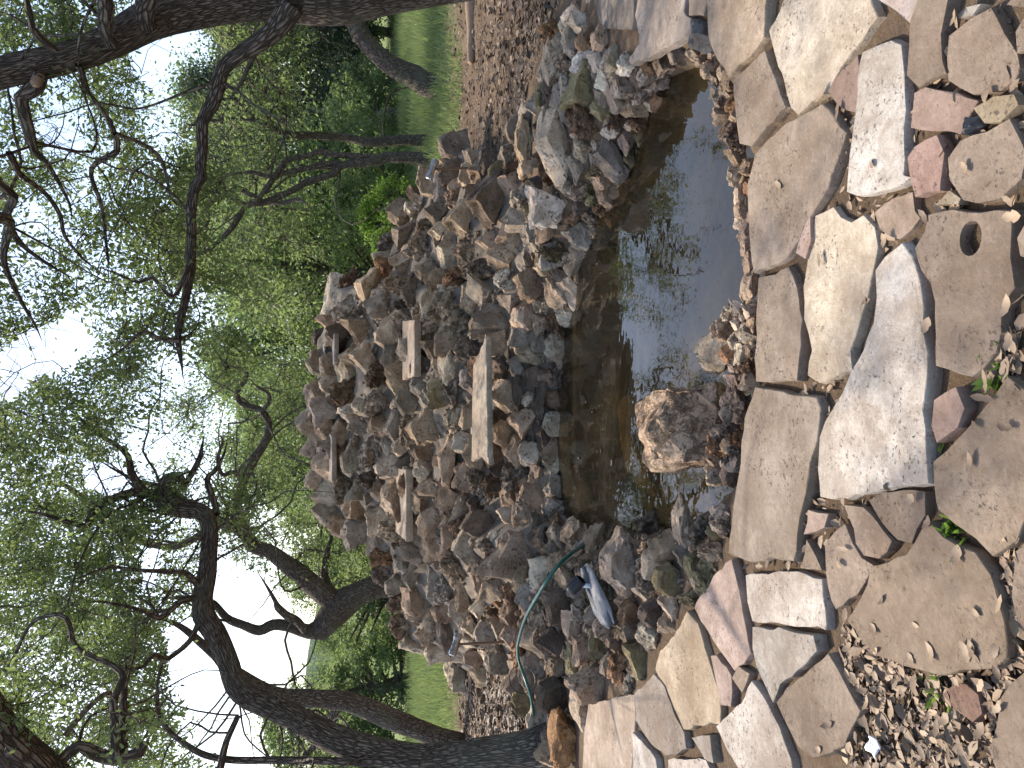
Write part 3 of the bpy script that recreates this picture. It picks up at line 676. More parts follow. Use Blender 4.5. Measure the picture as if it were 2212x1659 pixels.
REG_W = [(1000, 335), (955, 335), (905, 385), (875, 435), (845, 500), (800, 580), (785, 605), (695, 630), (676, 740), (664, 900), (667, 1000), (691, 1080), (736, 1150), (800, 1185), (828, 1270), (876, 1380), (955, 1420), (1000, 1455),
         (1090, 1430), (1110, 1300), (1190, 1160), (1220, 1120), (1205, 1000), (1210, 850), (1225, 700), (1250, 600), (1180, 490), (1090, 420), (1060, 340)]
REG_R = [(1050, 335), (1100, 330), (1120, 260), (1180, 190), (1180, 100), (1230, 10), (1260, 10), (1270, 60), (1350, 130), (1430, 115), (1445, 170), (1400, 260), (1370, 380), (1340, 450), (1300, 500), (1250, 600), (1180, 490), (1090, 420)]
REG_L = [(1110, 1310), (1200, 1160), (1290, 1130), (1370, 1100), (1430, 1040), (1560, 1020), (1575, 1120), (1570, 1215), (1500, 1290), (1430, 1370), (1400, 1400), (1370, 1480), (1280, 1480), (1260, 1600), (1200, 1640), (1150, 1540), (1110, 1450)]
REG_N = [(1540, 110), (1575, 150), (1605, 310), (1622, 400), (1628, 600), (1634, 830), (1605, 850), (1590, 1030), (1520, 1040), (1570, 860), (1580, 800), (1560, 700), (1600, 640), (1606, 560), (1596, 450), (1576, 300), (1545, 200), (1525, 140)]

def rubble(parent, region, n, rmin, rmax, seed, cast_fn=None):
    rnd = random.Random(seed); V, F = [], []
    protos = [rock_proto(300 + k, 9, cuts=1, rough=.05) for k in range(5)]
    data = [([v.co.copy() for v in m.vertices], [tuple(p.vertices) for p in m.polygons]) for m in protos]
    for m in protos: bpy.data.meshes.remove(m)
    xs = [p[0] for p in region]; ys = [p[1] for p in region]; k = 0
    while k < n:
        dx, dy = rnd.uniform(min(xs), max(xs)), rnd.uniform(min(ys), max(ys))
        if not in_poly(np.array([dx]), np.array([dy]), region)[0]: continue
        k += 1
        h = (cast_fn or cast)(dx, dy)
        if h is None or h[2] > 14: continue
        nr = Vector(h[1]); nr = -nr if nr.dot(CAMP - h[0]) < 0 else nr
        r = rnd.uniform(rmin, rmax) * 2 * h[2] / FPX
        co, fa = rnd.choice(data); b0 = len(V)
        R = Matrix.Rotation(rnd.uniform(0, 6), 3, 'X') @ Matrix.Rotation(rnd.uniform(0, 6), 3, 'Z')
        sc3 = Vector((rnd.uniform(.7, 1.4), rnd.uniform(.6, 1.1), rnd.uniform(.5, 1)))
        o_ = h[0] + nr * r * 0.3
        V += [o_ + (R @ Vector((q.x * sc3.x, q.y * sc3.y, q.z * sc3.z))) * r for q in co]
        F += [tuple(i + b0 for i in f) for f in fa]
    o = link('rubble', mesh_py('rubble', V, F), MAT['stone'], parent); o.location = -gloc(parent); o['kind'] = 'stuff'
    o.color = (0.33, 0.27, 0.205, 1)

def rock_set(name, parent, traced, region, seed, rmin, rmax, colors, n_try, out_t=0.16, out_f=0.05, maxn=300, cast=cast):
    rnd = random.Random(seed); disks = []; made = 0
    for f, x, y, wv, wh, colr, rough in traced:
        dx, dy = f(x, y); h = cast(dx, dy)
        if h is None or h[2] > 14:
            continue
        place_rock(name, parent, h[0], h[1], h[2], wv / 3 * 1.18, wh / 3 * 1.18, rnd, PAL[colr], bool(rough), 0.75, 9, out_t, True)
        disks.append((dx, dy, wv / 6, wh / 6)); made += 1
    xs = [p[0] for p in region]; ys = [p[1] for p in region]
    for k in range(n_try):
        if made >= maxn: break
        q = k / n_try
        r = rmax + (rmin - rmax) * min(1, q * 1.25) * rnd.uniform(0.85, 1)
        dx, dy = rnd.uniform(min(xs), max(xs)), rnd.uniform(min(ys), max(ys))
        if not in_poly(np.array([dx]), np.array([dy]), region)[0]: continue
        if any(((dx - a) / (c * 0.90 + r * 0.55)) ** 2 + ((dy - b) / (d * 0.90 + r * 0.55)) ** 2 < 1 for a, b, c, d in disks): continue
        h = cast(dx, dy)
        if h is None or h[2] > 14: continue
        asp = rnd.choice([0.6, 0.75, 0.9, 1.0, 1.15])
        wv, wh = 2 * r * asp ** 0.5, 2 * r / asp ** 0.5
        place_rock(name, parent, h[0], h[1], h[2], wv * 1.38, wh * 1.38, rnd, PAL[rnd.choice(colors)], rnd.random() < 0.25, 0.8, 32, out_f)
        disks.append((dx, dy, wv / 2, wh / 2)); made += 1
    return made

n_w = rock_set('stone', fall, WF, REG_W, 21, 8.5, 26, 'lltttgggpbdpl', 12000, 0.20, 0.04)

rubble(fall, REG_W, 900, 3, 7, 71)
# ledge slabs that carry the falling water
def slab(name, parent, corners, thick, color, i, mat='flag'):
    """corners: 4+ world points of the upper face"""
    rnd = random.Random(900 + i)
    c = sum(corners, Vector()) / len(corners)
    out = []
    n = len(corners)
    for k in range(n):
        a, b = corners[k], corners[(k + 1) % n]
        m = max(2, int((b - a).length / 0.07))
        for j in range(m):
            q = a.lerp(b, j / m)
            w = Vector((mnoise.noise(q * 11 + Vector((i, 0, 0))), mnoise.noise(q * 11 + Vector((0, i, 5))), 0)) * 0.04
            out.append(q + w - c)
    nrm = (corners[1] - corners[0]).cross(corners[2] - corners[1]).normalized()
    if nrm.z < 0: nrm = -nrm; out.reverse()
    m = len(out); V = []; F = []
    for s, z in [(0.97, -thick), (1.0, -thick * .5), (1.0, -.008), (.985, 0)]:
        for p in out: V.append(p * s + nrm * (z + mnoise.noise(p * 20 + Vector((z * 90, 0, i))) * 0.004))
    for r in range(3):
        for k in range(m): F.append((r * m + k, r * m + (k + 1) % m, (r + 1) * m + (k + 1) % m, (r + 1) * m + k))
    F.append(tuple(range(3 * m, 4 * m))); F.append(tuple(reversed(range(m))))
    o = link(name, mesh_py(name, V, F), MAT[mat], parent, c)
    o.color = (*color, 1)
    return o
s1 = slab('ledge_slab', fall, [A(1048, 727, 6.90), A(1050, 760, 6.85), A(1053, 985, 6.85), A(1056, 1004, 6.9), A(1038, 984, 7.05), A(1018, 1000, 7.35), A(1020, 850, 7.35), A(1023, 790, 7.3)], 0.052, (0.46, 0.38, 0.29), 1)
s1['label'] = 'broad pale slab forming the lowest waterfall lip'
def ledge(dxt, dxb, y0, y1, colr, i, out=0.22, back=0.35):
    h = cast((dxt + dxb) / 2, (y0 + y1) / 2, True, False)
    Y = h[0].y - out if h else 11
    zt = A(dxt, (y0 + y1) / 2, Y).z
    pts = []
    for yy, Yy in ((y0, Y), (y1, Y), (y1 + 8, Y + back), (y0 - 8, Y + back)):
        p = A(dxt, yy, Y); pts.append(Vector((p.x, Yy + random.uniform(-.02, .02), zt + (Yy - Y) * 0.12)))
    th = (A(dxt, y0, Y) - A(dxb, y0, Y)).length
    slab('ledge_slab', fall, pts, th, colr, i)
ledge(895, 910, 690, 812, (0.46, 0.37, 0.29), 2, 0.55, 0.8)
ledge(877, 893, 1018, 1168, (0.46, 0.38, 0.30), 3, 0.55, 0.8)
ledge(722, 732, 722, 784, (0.36, 0.31, 0.27), 4, 0.5, 0.8)
ledge(717, 727, 943, 1042, (0.36, 0.31, 0.27), 5, 0.5, 0.8)
# scraps of dark liner showing in the two top openings
for k, (a, b) in enumerate(((713, 763), (708, 962))):
    h = cast(a, b, True, False)
    p = (h[0] if h else A(a, b, 12)) + Vector((0, -0.12, 0))
    V = [];
    for u in range(7):
        for v in range(5):
            V.append((( u - 3) * 0.03, -0.02 * math.sin(u * 1.7 + v) - 0.02, (v - 2) * 0.035 + 0.012 * math.sin(u * 2.1)))
    F = [(v + u * 5, v + 1 + u * 5, v + 1 + (u + 1) * 5, v + (u + 1) * 5) for u in range(6) for v in range(4)]
    link('liner', mesh_py('liner', V, F, True), MAT['liner'], fall, p)

bank_r = empty('stone_bank', (2.1, 5.8, 0), 'heaped bank of pale loose rocks between the pond and the mulch, with two white boulders', 'rock bank')
n_r = rock_set('stone', bank_r, RB, REG_R, 33, 8, 22, 'ltgglbmdw', 5000)
bank_l = empty('stone_bank', (-1.6, 5.4, 0), 'jumbled bank of dark broken rocks beside the hose and the pale flagstones', 'rock bank')
n_l = rock_set('stone', bank_l, LB, REG_L, 35, 7.5, 26, 'gtgpltmt', 8000)
rubble(bank_r, REG_R, 260, 3.5, 7, 72); rubble(bank_l, REG_L, 380, 3.5, 8, 73)
edge_n = empty('stone_edging', (0.5, 3.3, -0.1), 'low edging of small rusty rocks below the flagstones at the water line', 'rock edging')
n_n = rock_set('stone', edge_n, NS, REG_N, 37, 7, 17, 'ptlltgr', 4000, 0.0, 0.0, cast=lambda a, b: (G(a, b, -0.10), Vector((0, 0, 1)), (G(a, b, -0.10) - CAMP).length))
print('rocks', n_w, n_r, n_l, n_n)

# boulders standing in the water
rb = random.Random(3)
b1 = bpy.data.objects.new('boulder', rock_proto(48, 9, rough=.085, cuts=9, power=.5, smooth=.25)); b1.data.materials.append(MAT['porous']); COL.objects.link(b1)
c1 = G(1490, 925, -0.17); b1.location = c1; b1.scale = (0.50, 0.52, 0.46); b1.rotation_euler = (0.1, -0.12, 0.35); b1.color = (0.62, 0.45, 0.31, 1)
tag(b1, 'large rusty brown porous boulder standing in the pond', 'boulder')
b2 = bpy.data.objects.new('boulder', ROCKS[4]); COL.objects.link(b2)
b2.location = G(1548, 762, -0.26); b2.scale = (0.27, 0.34, 0.20); b2.rotation_euler = (0.2, 0.1, 0.3); b2.color = (0.38, 0.33, 0.26, 1)
tag(b2, 'small greyish wet boulder half sunk in the pond near the patio edge', 'boulder')

# ------------------------------------------------------------------ trees
class Tubes:
    def __init__(self): self.V = []; self.F = []; self.U = []
    def add(self, pts, step=None, tip=True, seed=0, bumpy=0.10):
        """pts: [(Vector, radius)]; Catmull-Rom resampled tube"""
        P = [Vector(p) for p, r in pts]; R = [r for p, r in pts]
        n = len(P)
        S, RR = [], []
        for i in range(n - 1):
            p0 = P[i - 1] if i else P[0] * 2 - P[1]
            p1, p2 = P[i], P[i + 1]
            p3 = P[i + 2] if i + 2 < n else P[n - 1] * 2 - P[n - 2]
            L = (p2 - p1).length
            st = step or max(0.05, 0.8 * (R[i] + R[i + 1]) / 2)
            m = max(1, min(14, int(L / st)))
            for j in range(m):
                t = j / m
                q = 0.5 * ((2 * p1) + (p2 - p0) * t + (2 * p0 - 5 * p1 + 4 * p2 - p3) * t * t + (3 * p1 - p0 - 3 * p2 + p3) * t ** 3)
                S.append(q); RR.append(R[i] + (R[i + 1] - R[i]) * t)
        S.append(P[-1]); RR.append(R[-1])
        rmax = max(RR)
        k = 22 if rmax > .12 else 14 if rmax > .05 else 8 if rmax > .02 else 5 if rmax > .008 else 3
        d = (S[1] - S[0]).normalized()
        a = d.orthogonal().normalized(); base = len(self.V); vlen = 0
        for i, (q, r) in enumerate(zip(S, RR)):
            nd = (S[min(i + 1, len(S) - 1)] - S[max(i - 1, 0)])
            if nd.length > 1e-6:
                nd.normalize(); a = (a - nd * a.dot(nd)).normalized(); d = nd
            b = d.cross(a)
            if i: vlen += (q - S[i - 1]).length
            for j in range(k):
                th = 2 * math.pi * j / k
                dr = a * math.cos(th) + b * math.sin(th)
                rr = r
                if r > 0.018: rr = r * (1 + bumpy * mnoise.fractal(q * 2.6 + dr * 0.9 + Vector((seed, 0, 0)), 1, 2, 3))
                self.V.append(q + dr * rr)
            self.U.append(vlen)
        m = len(S)
        for i in range(m - 1):
            for j in range(k):
                self.F.append((base + i * k + j, base + i * k + (j + 1) % k, base + (i + 1) * k + (j + 1) % k, base + (i + 1) * k + j))
        if rmax > 0.02 or tip:
            self.F.append(tuple(base + (m - 1) * k + j for j in range(k)))
        self.meta = getattr(self, 'meta', []) + [(base, k, m, rmax, self.U[-m:])]
        return S, RR
    def build(self, name):
        me = mesh_py(name, self.V, self.F, True)
        uv = me.uv_layers.new(name='uv')
        co = np.zeros((len(self.V), 2), np.float32)
        for base, k, m, rmax, U in self.meta:
            jj = np.tile(np.arange(k), m); ii_ = np.repeat(np.arange(m), k)
            tri = np.abs(((jj / k + 0.5) % 1.0) - 0.5) * 2          # mirrored round the stem: no seam
            co[base:base + k * m, 0] = tri * math.pi * max(rmax, .01) + base * 0.37
            co[base:base + k * m, 1] = np.array(U, np.float32)[ii_]
        idx = np.zeros(len(me.loops), np.int32); me.loops.foreach_get('vertex_index', idx)
        uv.data.foreach_set('uv', co[idx].ravel())
        return me

def trace(pts, Y0, Y1=None, scale=1.0):
    """picture trace (dx, dy, half width) -> world points; the depth runs from Y0 to Y1"""
    out = []; n = len(pts)
    for i, p in enumerate(pts):
        Y = Y0 if Y1 is None else Y0 + (Y1 - Y0) * i / (n - 1)
        q = A(p[0], p[1], Y)
        out.append((q, p[2] * 0.92 * (q - CAMP).length / FPX * scale))
    return out

def leaf_mesh(name, C, AX, L, W, hexa=False, flat=0.8):
    """C centres of leaf bases, AX axis directions, L lengths, W widths (numpy)"""
    n = len(C)
    up = RNG.normal(size=(n, 3)) * flat + np.array([0, 0, 1.0])
    side = np.cross(AX, up); side /= np.linalg.norm(side, axis=1, keepdims=True) + 1e-9
    nrm = np.cross(side, AX)
    L = L[:, None]; W = W[:, None]
    if hexa:
        droop = RNG.uniform(-0.25, 0.1, (n, 1))
        V = np.stack([C, C + AX * L * .3 + side * W * .45 + nrm * W * .12, C + AX * L * .72 + side * W * .42 + nrm * (W * .12 + L * droop * .4),
                      C + AX * L + nrm * L * droop, C + AX * L * .72 - side * W * .42 + nrm * (W * .12 + L * droop * .4), C + AX * L * .3 - side * W * .45 + nrm * W * .12], 1).reshape(-1, 3)
        k = 6
        b = np.arange(n)[:, None] * 6
        F = np.concatenate([b + np.array([[0, 1, 2, 3]]), b + np.array([[0, 3, 4, 5]])], 0)
    else:
        V = np.stack([C, C + AX * L * .45 + side * W * .5 + nrm * W * .15, C + AX * L, C + AX * L * .45 - side * W * .5 + nrm * W * .15], 1).reshape(-1, 3)
        F = np.arange(n * 4).reshape(-1, 4)
    return mesh_np(name, V, F)

GAPS = [[(295, 95), (420, 55), (485, 105), (455, 195), (380, 240), (330, 205), (285, 150)],
        [(77, 250), (140, 260), (185, 300), (175, 335), (110, 335), (85, 300)],
        [(5, 760), (40, 722), (85, 705), (133, 690), (150, 655), (180, 705), (215, 735), (175, 780), (125, 805), (75, 815), (30, 870), (0, 860)],
        [(468, 1175), (525, 1225), (600, 1290), (645, 1390), (668, 1400), (640, 1445), (580, 1465), (530, 1430), (500, 1350), (458, 1290)],
        [(350, 1360), (420, 1325), (455, 1390), (478, 1480), (500, 1560), (480, 1595), (420, 1545), (365, 1480)],
        [(508, 1560), (600, 1555), (630, 1625), (515, 1632)],
        [(180, 995), (280, 1000), (305, 1055), (235, 1070), (185, 1055)],
        [(300, 1180), (345, 1170), (340, 1260), (310, 1280)]]
GAPS_ALL = GAPS

def gap_keep(P, p_in_gap=0.04, gaps=None, pad=1.0):
    dx, dy = project(P)
    bad = np.zeros(len(P), bool)
    for g in (gaps or GAPS): bad |= in_poly(dx, dy, g)
    return ~bad | (RNG.random(len(P)) < p_in_gap)

def grow(tree, limbs_nodes, targets, rnd_seed, twig_r=0.006, leaves_per=60, spread=0.30, lsize=0.055, mat='leaf', hexa=True, max_len=1.35, bark='bark', p_gap=0.03, sub=6, sec=50, scl=1.0, sec_rmax=0.09):
    """branchlets run from the traced limbs to the crown's clumps; each clump carries twigs and leaves"""
    rs = np.random.default_rng(rnd_seed)
    nodes = [np.array(p) for p, r in limbs_nodes]; rad = [r for p, r in limbs_nodes]
    NA = np.zeros((len(nodes) + len(targets) * 6 + 8, 3)); NA[:len(nodes)] = nodes; RA = np.zeros(len(NA)); RA[:len(rad)] = rad
    cnt = len(nodes)
    tb = Tubes(); C, AXs, sizes = [], [], []
    cand = np.array([i for i in range(cnt) if 0.008 < RA[i] < sec_rmax])
    NA = np.concatenate([NA, np.zeros((sec * 12, 3))]); RA = np.concatenate([RA, np.zeros(sec * 12)])
    mid = np.mean(np.array(targets), 0)
    for k in range(sec):
        for attempt in range(8):
            j = int(rs.choice(cand)); p = NA[j].copy(); r = min(RA[j] * 0.40, 0.0125 * scl)
            to = np.array(targets[int(rs.integers(len(targets)))]) - p; to /= np.linalg.norm(to) + 1e-6
            d = to * 0.8 + rs.normal(size=3) * 0.6; d /= np.linalg.norm(d)
            pts = [(Vector(p), r)]; m = int(rs.integers(6, 11)); st = rs.uniform(0.14, 0.26) * scl
            for q in range(m):
                d = d + rs.normal(size=3) * 0.30; d /= np.linalg.norm(d)
                p = p + d * st; pts.append((Vector(p), r * (1 - 0.86 * (q + 1) / m)))
            arr = np.array([tuple(a) for a, b in pts])
            qx, qy = project(arr)
            if not any(in_poly(qx, qy, g).sum() > 2 for g in GAPS): break
        tb.add(pts, step=0.09 * scl, tip=True)
        for a, b in pts[1:]:
            NA[cnt] = a; RA[cnt] = b; cnt += 1
    d0 = np.array([np.min(np.linalg.norm(NA[:cnt] - t, axis=1)) for t in targets])
    for ti in np.argsort(d0):
        T = np.array(targets[ti])
        dist = np.linalg.norm(NA[:cnt] - T, axis=1)
        j = int(np.argmin(dist)); dl = dist[j]
        if dl > max_len * scl: continue
        p0 = NA[j]; r0 = min(RA[j] * 0.55, 0.007 + 0.010 * dl)
        r0 = max(r0, twig_r * 1.1)
        k = 5; pts = []
        perp = rs.normal(size=3); perp[2] *= 0.5
        for i in range(k + 1):
            t = i / k
            q = p0 + (T - p0) * t + perp * 0.16 * dl * math.sin(math.pi * t) + rs.normal(size=3) * 0.055 * dl * (0 < i < k)
            r = r0 + (twig_r - r0) * t ** 0.8
            pts.append((Vector(q), r))
            if i > 0 and cnt < len(NA): NA[cnt] = q; RA[cnt] = r; cnt += 1
        tb.add(pts, step=0.25 if dl > 1 else 0.15, tip=False)
        # twigs
        for s_ in range(sub):
            dirv = rs.normal(size=3); dirv /= np.linalg.norm(dirv)
            st = p0 + (T - p0) * rs.uniform(0.7, 1.0)
            en = st + dirv * spread * rs.uniform(0.5, 1.15)
            mid = (st + en) / 2 + rs.normal(size=3) * spread * 0.14
            tb.add([(Vector(st), twig_r * 0.8), (Vector(mid), twig_r * 0.55), (Vector(en), twig_r * 0.3)], step=9, tip=False)
            m = max(2, leaves_per // sub)
            tt = rs.uniform(0.15, 1.05, m)[:, None]
            base = st + (en - st) * tt + rs.normal(size=(m, 3)) * spread * 0.16
            ax = dirv + rs.normal(size=(m, 3)) * 0.9; ax /= np.linalg.norm(ax, axis=1, keepdims=True)
            C.append(base); AXs.append(ax); sizes.append(rs.uniform(0.65, 1.25, m) * lsize)
    C = np.concatenate(C); AXs = np.concatenate(AXs); sizes = np.concatenate(sizes)
    k = gap_keep(C, p_gap)
    k &= ~((np.abs(C[:, 0] + 0.502 * C[:, 2] + 0.25) < 0.42) & (np.abs(C[:, 1] - 0.599 * C[:, 2] - 3.8) < 0.45) & (RNG.random(len(C)) < 0.9))
    k &= ~((np.abs(C[:, 0] + 0.502 * (C[:, 2] - .45) + 0.2) < 0.75) & (np.abs(C[:, 1] - 0.599 * (C[:, 2] - .45) - 7.1) < 0.35) & (RNG.random(len(C)) < 0.9))
    C, AXs, sizes = C[k], AXs[k], sizes[k]
    br = link('branchlets', tb.build('branchlets'), MAT[bark], tree); br.location = -gloc(tree); br['kind'] = 'stuff'
    cr = link('crown', leaf_mesh('crown', C, AXs, sizes, sizes * 0.46, hexa), MAT[mat], tree); cr.location = -gloc(tree); cr['kind'] = 'stuff'
    return len(C)

def limb_part(tree, name, pts, bark='bark', seed=0, bumpy=0.12):
    (pa, ra), (pb_, rb_) = pts[-2], pts[-1]
    if rb_ < 0.055:                                # let the end thin out into a twig
        d = (pb_ - pa).normalized(); side = Vector((mnoise.noise(pb_ * 3), mnoise.noise(pb_ * 3 + Vector((9, 0, 0))), mnoise.noise(pb_ * 3 + Vector((0, 9, 0)))))
        pts = pts + [(pb_ + d * rb_ * 7 + side * rb_ * 5, rb_ * .55), (pb_ + d * rb_ * 14 + side * rb_ * 14, rb_ * .12)]
    tb = Tubes(); S, R = tb.add(pts, seed=seed, bumpy=bumpy)
    o = link(name, tb.build(name), MAT[bark], tree); o.location = -gloc(tree)
    return list(zip(S, R))

def targets_in(n, x0, x1, y0, y1, Y0, Y1, seed, gaps_p=0.02, dens=None, zmax=9.5):
    rs = np.random.default_rng(seed); out = []
    while len(out) < n:
        a, b, Y = rs.uniform(x0, x1), rs.uniform(y0, y1), rs.uniform(Y0, Y1)
        p = A(a, b, Y)
        if p.z > zmax: continue
        if dens and rs.random() > dens(a, b): continue
        P = np.array([p]); bad = any(in_poly(np.array([a]), np.array([b]), g)[0] for g in GAPS)
        if bad and rs.random() > gaps_p: continue
        out.append(np.array(p))
    return out

# --- the big oak on the left, its limb reaching over the waterfall
oak_l = empty('oak_tree', G(1190, 1612), 'dark oak whose thick crooked limb arches over the waterfall from beside the hose', 'tree')
YL = 6.2
nl = limb_part(oak_l, 'trunk', trace([(1215, 1606, 60), (1195, 1608, 50), (1147, 1617, 42), (1064, 1628, 35), (997, 1634, 31), (914, 1638, 29), (830, 1627, 29), (747, 1606, 29), (690, 1580, 28), (640, 1552, 26),
     (590, 1528, 25), (540, 1508, 24), (510, 1480, 23), (495, 1440, 22), (480, 1400, 22), (462, 1365, 23), (440, 1330, 23), (438, 1290, 20), (447, 1240, 19), (452, 1180, 18), (450, 1125, 18), (430, 1103, 19), (390, 1098, 22), (360, 1082, 24), (350, 1060, 15)], YL, 7.2), seed=1)
for s, (pts, ya, yb) in enumerate([
    ([(355, 1085, 17), (310, 1060, 12), (283, 1020, 10), (277, 986, 8), (250, 960, 6), (200, 930, 5), (165, 895, 3)], 7.2, 7.0),
    ([(345, 1070, 14), (287, 1063, 11), (233, 1083, 10), (200, 1106, 9), (187, 1135, 8), (150, 1128, 6), (90, 1110, 4)], 7.2, 6.6),
    ([(350, 1062, 19), (362, 1038, 18), (388, 1030, 15), (402, 1042, 10), (413, 1026, 8), (433, 986, 7), (436, 966, 4)], 7.2, 7.3),
    ([(468, 1112, 9), (466, 1095, 9), (447, 1036, 8), (462, 1020, 6), (480, 990, 4)], 7.1, 7.4),
    ([(432, 1270, 9), (405, 1240, 8), (375, 1235, 7), (300, 1232, 5), (240, 1225, 4), (190, 1240, 3)], 6.9, 6.3),
    ([(425, 1290, 9), (390, 1300, 8), (345, 1335, 7), (310, 1320, 5), (270, 1310, 4), (220, 1300, 3)], 6.9, 6.2),
    ([(430, 1345, 8), (410, 1385, 7), (375, 1415, 6), (355, 1425, 7), (330, 1415, 6), (310, 1440, 4), (280, 1445, 3)], 6.8, 6.2),
    ([(515, 1545, 7), (490, 1600, 8), (480, 1640, 9), (470, 1700, 10)], 6.4, 6.2),
    ([(905, 1652, 12), (840, 1649, 11), (700, 1644, 10), (600, 1642, 9), (490, 1640, 9), (420, 1620, 8), (350, 1560, 6), (340, 1480, 4), (355, 1420, 3)], 6.3, 6.6),
    ([(-60, 1500, 44), (0, 1595, 48), (50, 1640, 50), (120, 1720, 55)], 5.2, 5.4),
    ([(310, 1600, 13), (300, 1625, 15), (250, 1640, 16), (200, 1625, 16), (170, 1612, 14), (130, 1645, 13), (90, 1700, 14)], 5.6, 5.4),
    ([(250, 1640, 11), (247, 1580, 10), (247, 1506, 9), (265, 1465, 8), (247, 1440, 7), (167, 1400, 6), (150, 1350, 6), (130, 1328, 5), (70, 1345, 4), (30, 1420, 4)], 5.5, 6.0),
    ([(140, 1590, 7), (180, 1540, 7), (225, 1500, 6), (245, 1500, 5)], 5.5, 5.8),
    ([(268, 1640, 10), (266, 1560, 9), (268, 1490, 8), (270, 1465, 5)], 5.6, 5.9)]):
    nl += limb_part(oak_l, 'limb', trace(pts, ya, yb, 0.82), seed=s + 2)
def overhead(n, x0, x1, y0, y1, z0, z1, seed):
    rs = np.random.default_rng(seed); return [np.array([rs.uniform(x0, x1), rs.uniform(y0, y1), rs.uniform(z0, z1)]) for k in range(n)]
tg = targets_in(135, -260, 320, 860, 1760, 6.4, 9.4, 1) + targets_in(30, 250, 420, 1000, 1660, 7.0, 9.0, 2) + targets_in(5, 480, 600, 1050, 1250, 7.2, 7.8, 3) + targets_in(10, 0, 300, 1250, 1700, 5.0, 5.8, 4) + overhead(24, -4.6, -0.4, 4.2, 7.0, 5.2, 7.0, 41) + targets_in(60, -60, 330, 1150, 1700, 7.0, 9.6, 42) + targets_in(24, -40, 260, 820, 1200, 7.0, 9.4, 43)
tg = [q for q in tg if not (-0.75 < q[0] + 0.502 * q[2] < 0.25 and 3.4 < q[1] - 0.599 * q[2] < 4.4)]
n1 = grow(oak_l, nl, tg, 51, leaves_per=230, spread=0.38, lsize=0.046, twig_r=0.005, sec=46)

# --- the near oak on the right
oak_r = empty('oak_tree', G(1150, -110), 'near oak with rough furrowed bark leaning in over the mulch, one long limb reaching left', 'tree')
nr = limb_part(oak_r, 'trunk', trace([(1175, -118, 90), (1140, -108, 80), (1050, -88, 72), (947, -68, 69), (830, -46, 68), (731, -22, 68), (660, -18, 64), (583, -20, 54), (500, -8, 48), (400, 16, 43), (317, 48, 36), (233, 92, 30), (133, 128, 28), (0, 158, 28), (-120, 200, 27), (-260, 230, 24)], 6.6, 5.7), seed=21, bumpy=0.07)
for s, (pts, ya, yb) in enumerate([
    ([(630, 15, 27), (610, 45, 25), (595, 62, 23), (567, 87, 21), (520, 117, 18), (483, 147, 17), (470, 190, 17), (457, 227, 16), (437, 262, 14), (437, 317, 13), (433, 360, 13), (435, 383, 13), (420, 407, 12), (413, 450, 12), (413, 500, 12),
      (412, 553, 12), (413, 580, 12), (405, 620, 11), (397, 663, 10), (387, 703, 9), (385, 740, 8), (393, 792, 3)], 6.1, 6.6),
    ([(90, 160, 14), (77, 190, 16), (45, 210, 14), (50, 240, 13), (63, 283, 12), (73, 325, 9), (100, 350, 5), (130, 400, 4), (150, 440, 3)], 5.8, 6.2),
    ([(170, 140, 8), (180, 165, 7), (190, 200, 6), (223, 240, 6), (245, 283, 7), (253, 325, 7), (207, 353, 6), (197, 380, 5), (220, 450, 4), (233, 560, 3)], 5.8, 6.6),
    ([(247, 288, 6), (275, 298, 5), (310, 312, 5), (345, 340, 5), (357, 370, 4), (370, 430, 3)], 6.0, 6.6),
    ([(-60, 330, 13), (0, 400, 11), (30, 425, 10), (15, 460, 9), (25, 500, 8), (60, 540, 5), (120, 580, 3)], 5.6, 6.4),
    ([(20, 330, 8), (40, 372, 6), (60, 390, 6), (100, 420, 5), (130, 465, 5), (140, 510, 4), (180, 560, 3)], 5.6, 6.4),
    ([(240, 95, 15), (226, 60, 15), (228, 10, 16), (215, -60, 14)], 5.8, 5.4),
    ([(318, 55, 16), (312, 20, 20), (330, -30, 22)], 5.9, 5.6),
    ([(120, 110, 8), (90, 85, 8), (70, 60, 7), (60, 10, 6), (40, -60, 5)], 5.7, 5.3),
    ([(-20, 470, 14), (20, 480, 12), (8, 560, 7), (40, 640, 5), (75, 700, 3)], 5.6, 6.2),
    ([(412, 560, 7), (375, 640, 5), (330, 600, 5), (300, 610, 4), (250, 590, 3)], 6.4, 6.3),
    ([(386, 735, 6), (340, 730, 5), (310, 715, 5), (270, 750, 3), (240, 770, 2)], 6.5, 6.2)]):
    nr += limb_part(oak_r, 'limb', trace(pts, ya, yb, 0.88), seed=s + 30)
tg = targets_in(105, -260, 330, -120, 760, 6.2, 8.8, 5) + targets_in(40, 240, 400, 330, 820, 6.6, 8.4, 6) + targets_in(14, 420, 540, 250, 800, 6.8, 7.8, 7) + targets_in(10, 0, 330, -60, 120, 5.6, 6.8, 8) + overhead(70, -0.6, 4.2, 6.2, 10.5, 4.6, 7.8, 44)
n2 = grow(oak_r, nr, tg, 52, leaves_per=230, spread=0.38, lsize=0.046, twig_r=0.005, sec=40)
sc_ = empty('x', (0, 0, 0)); bpy.data.objects.remove(sc_)

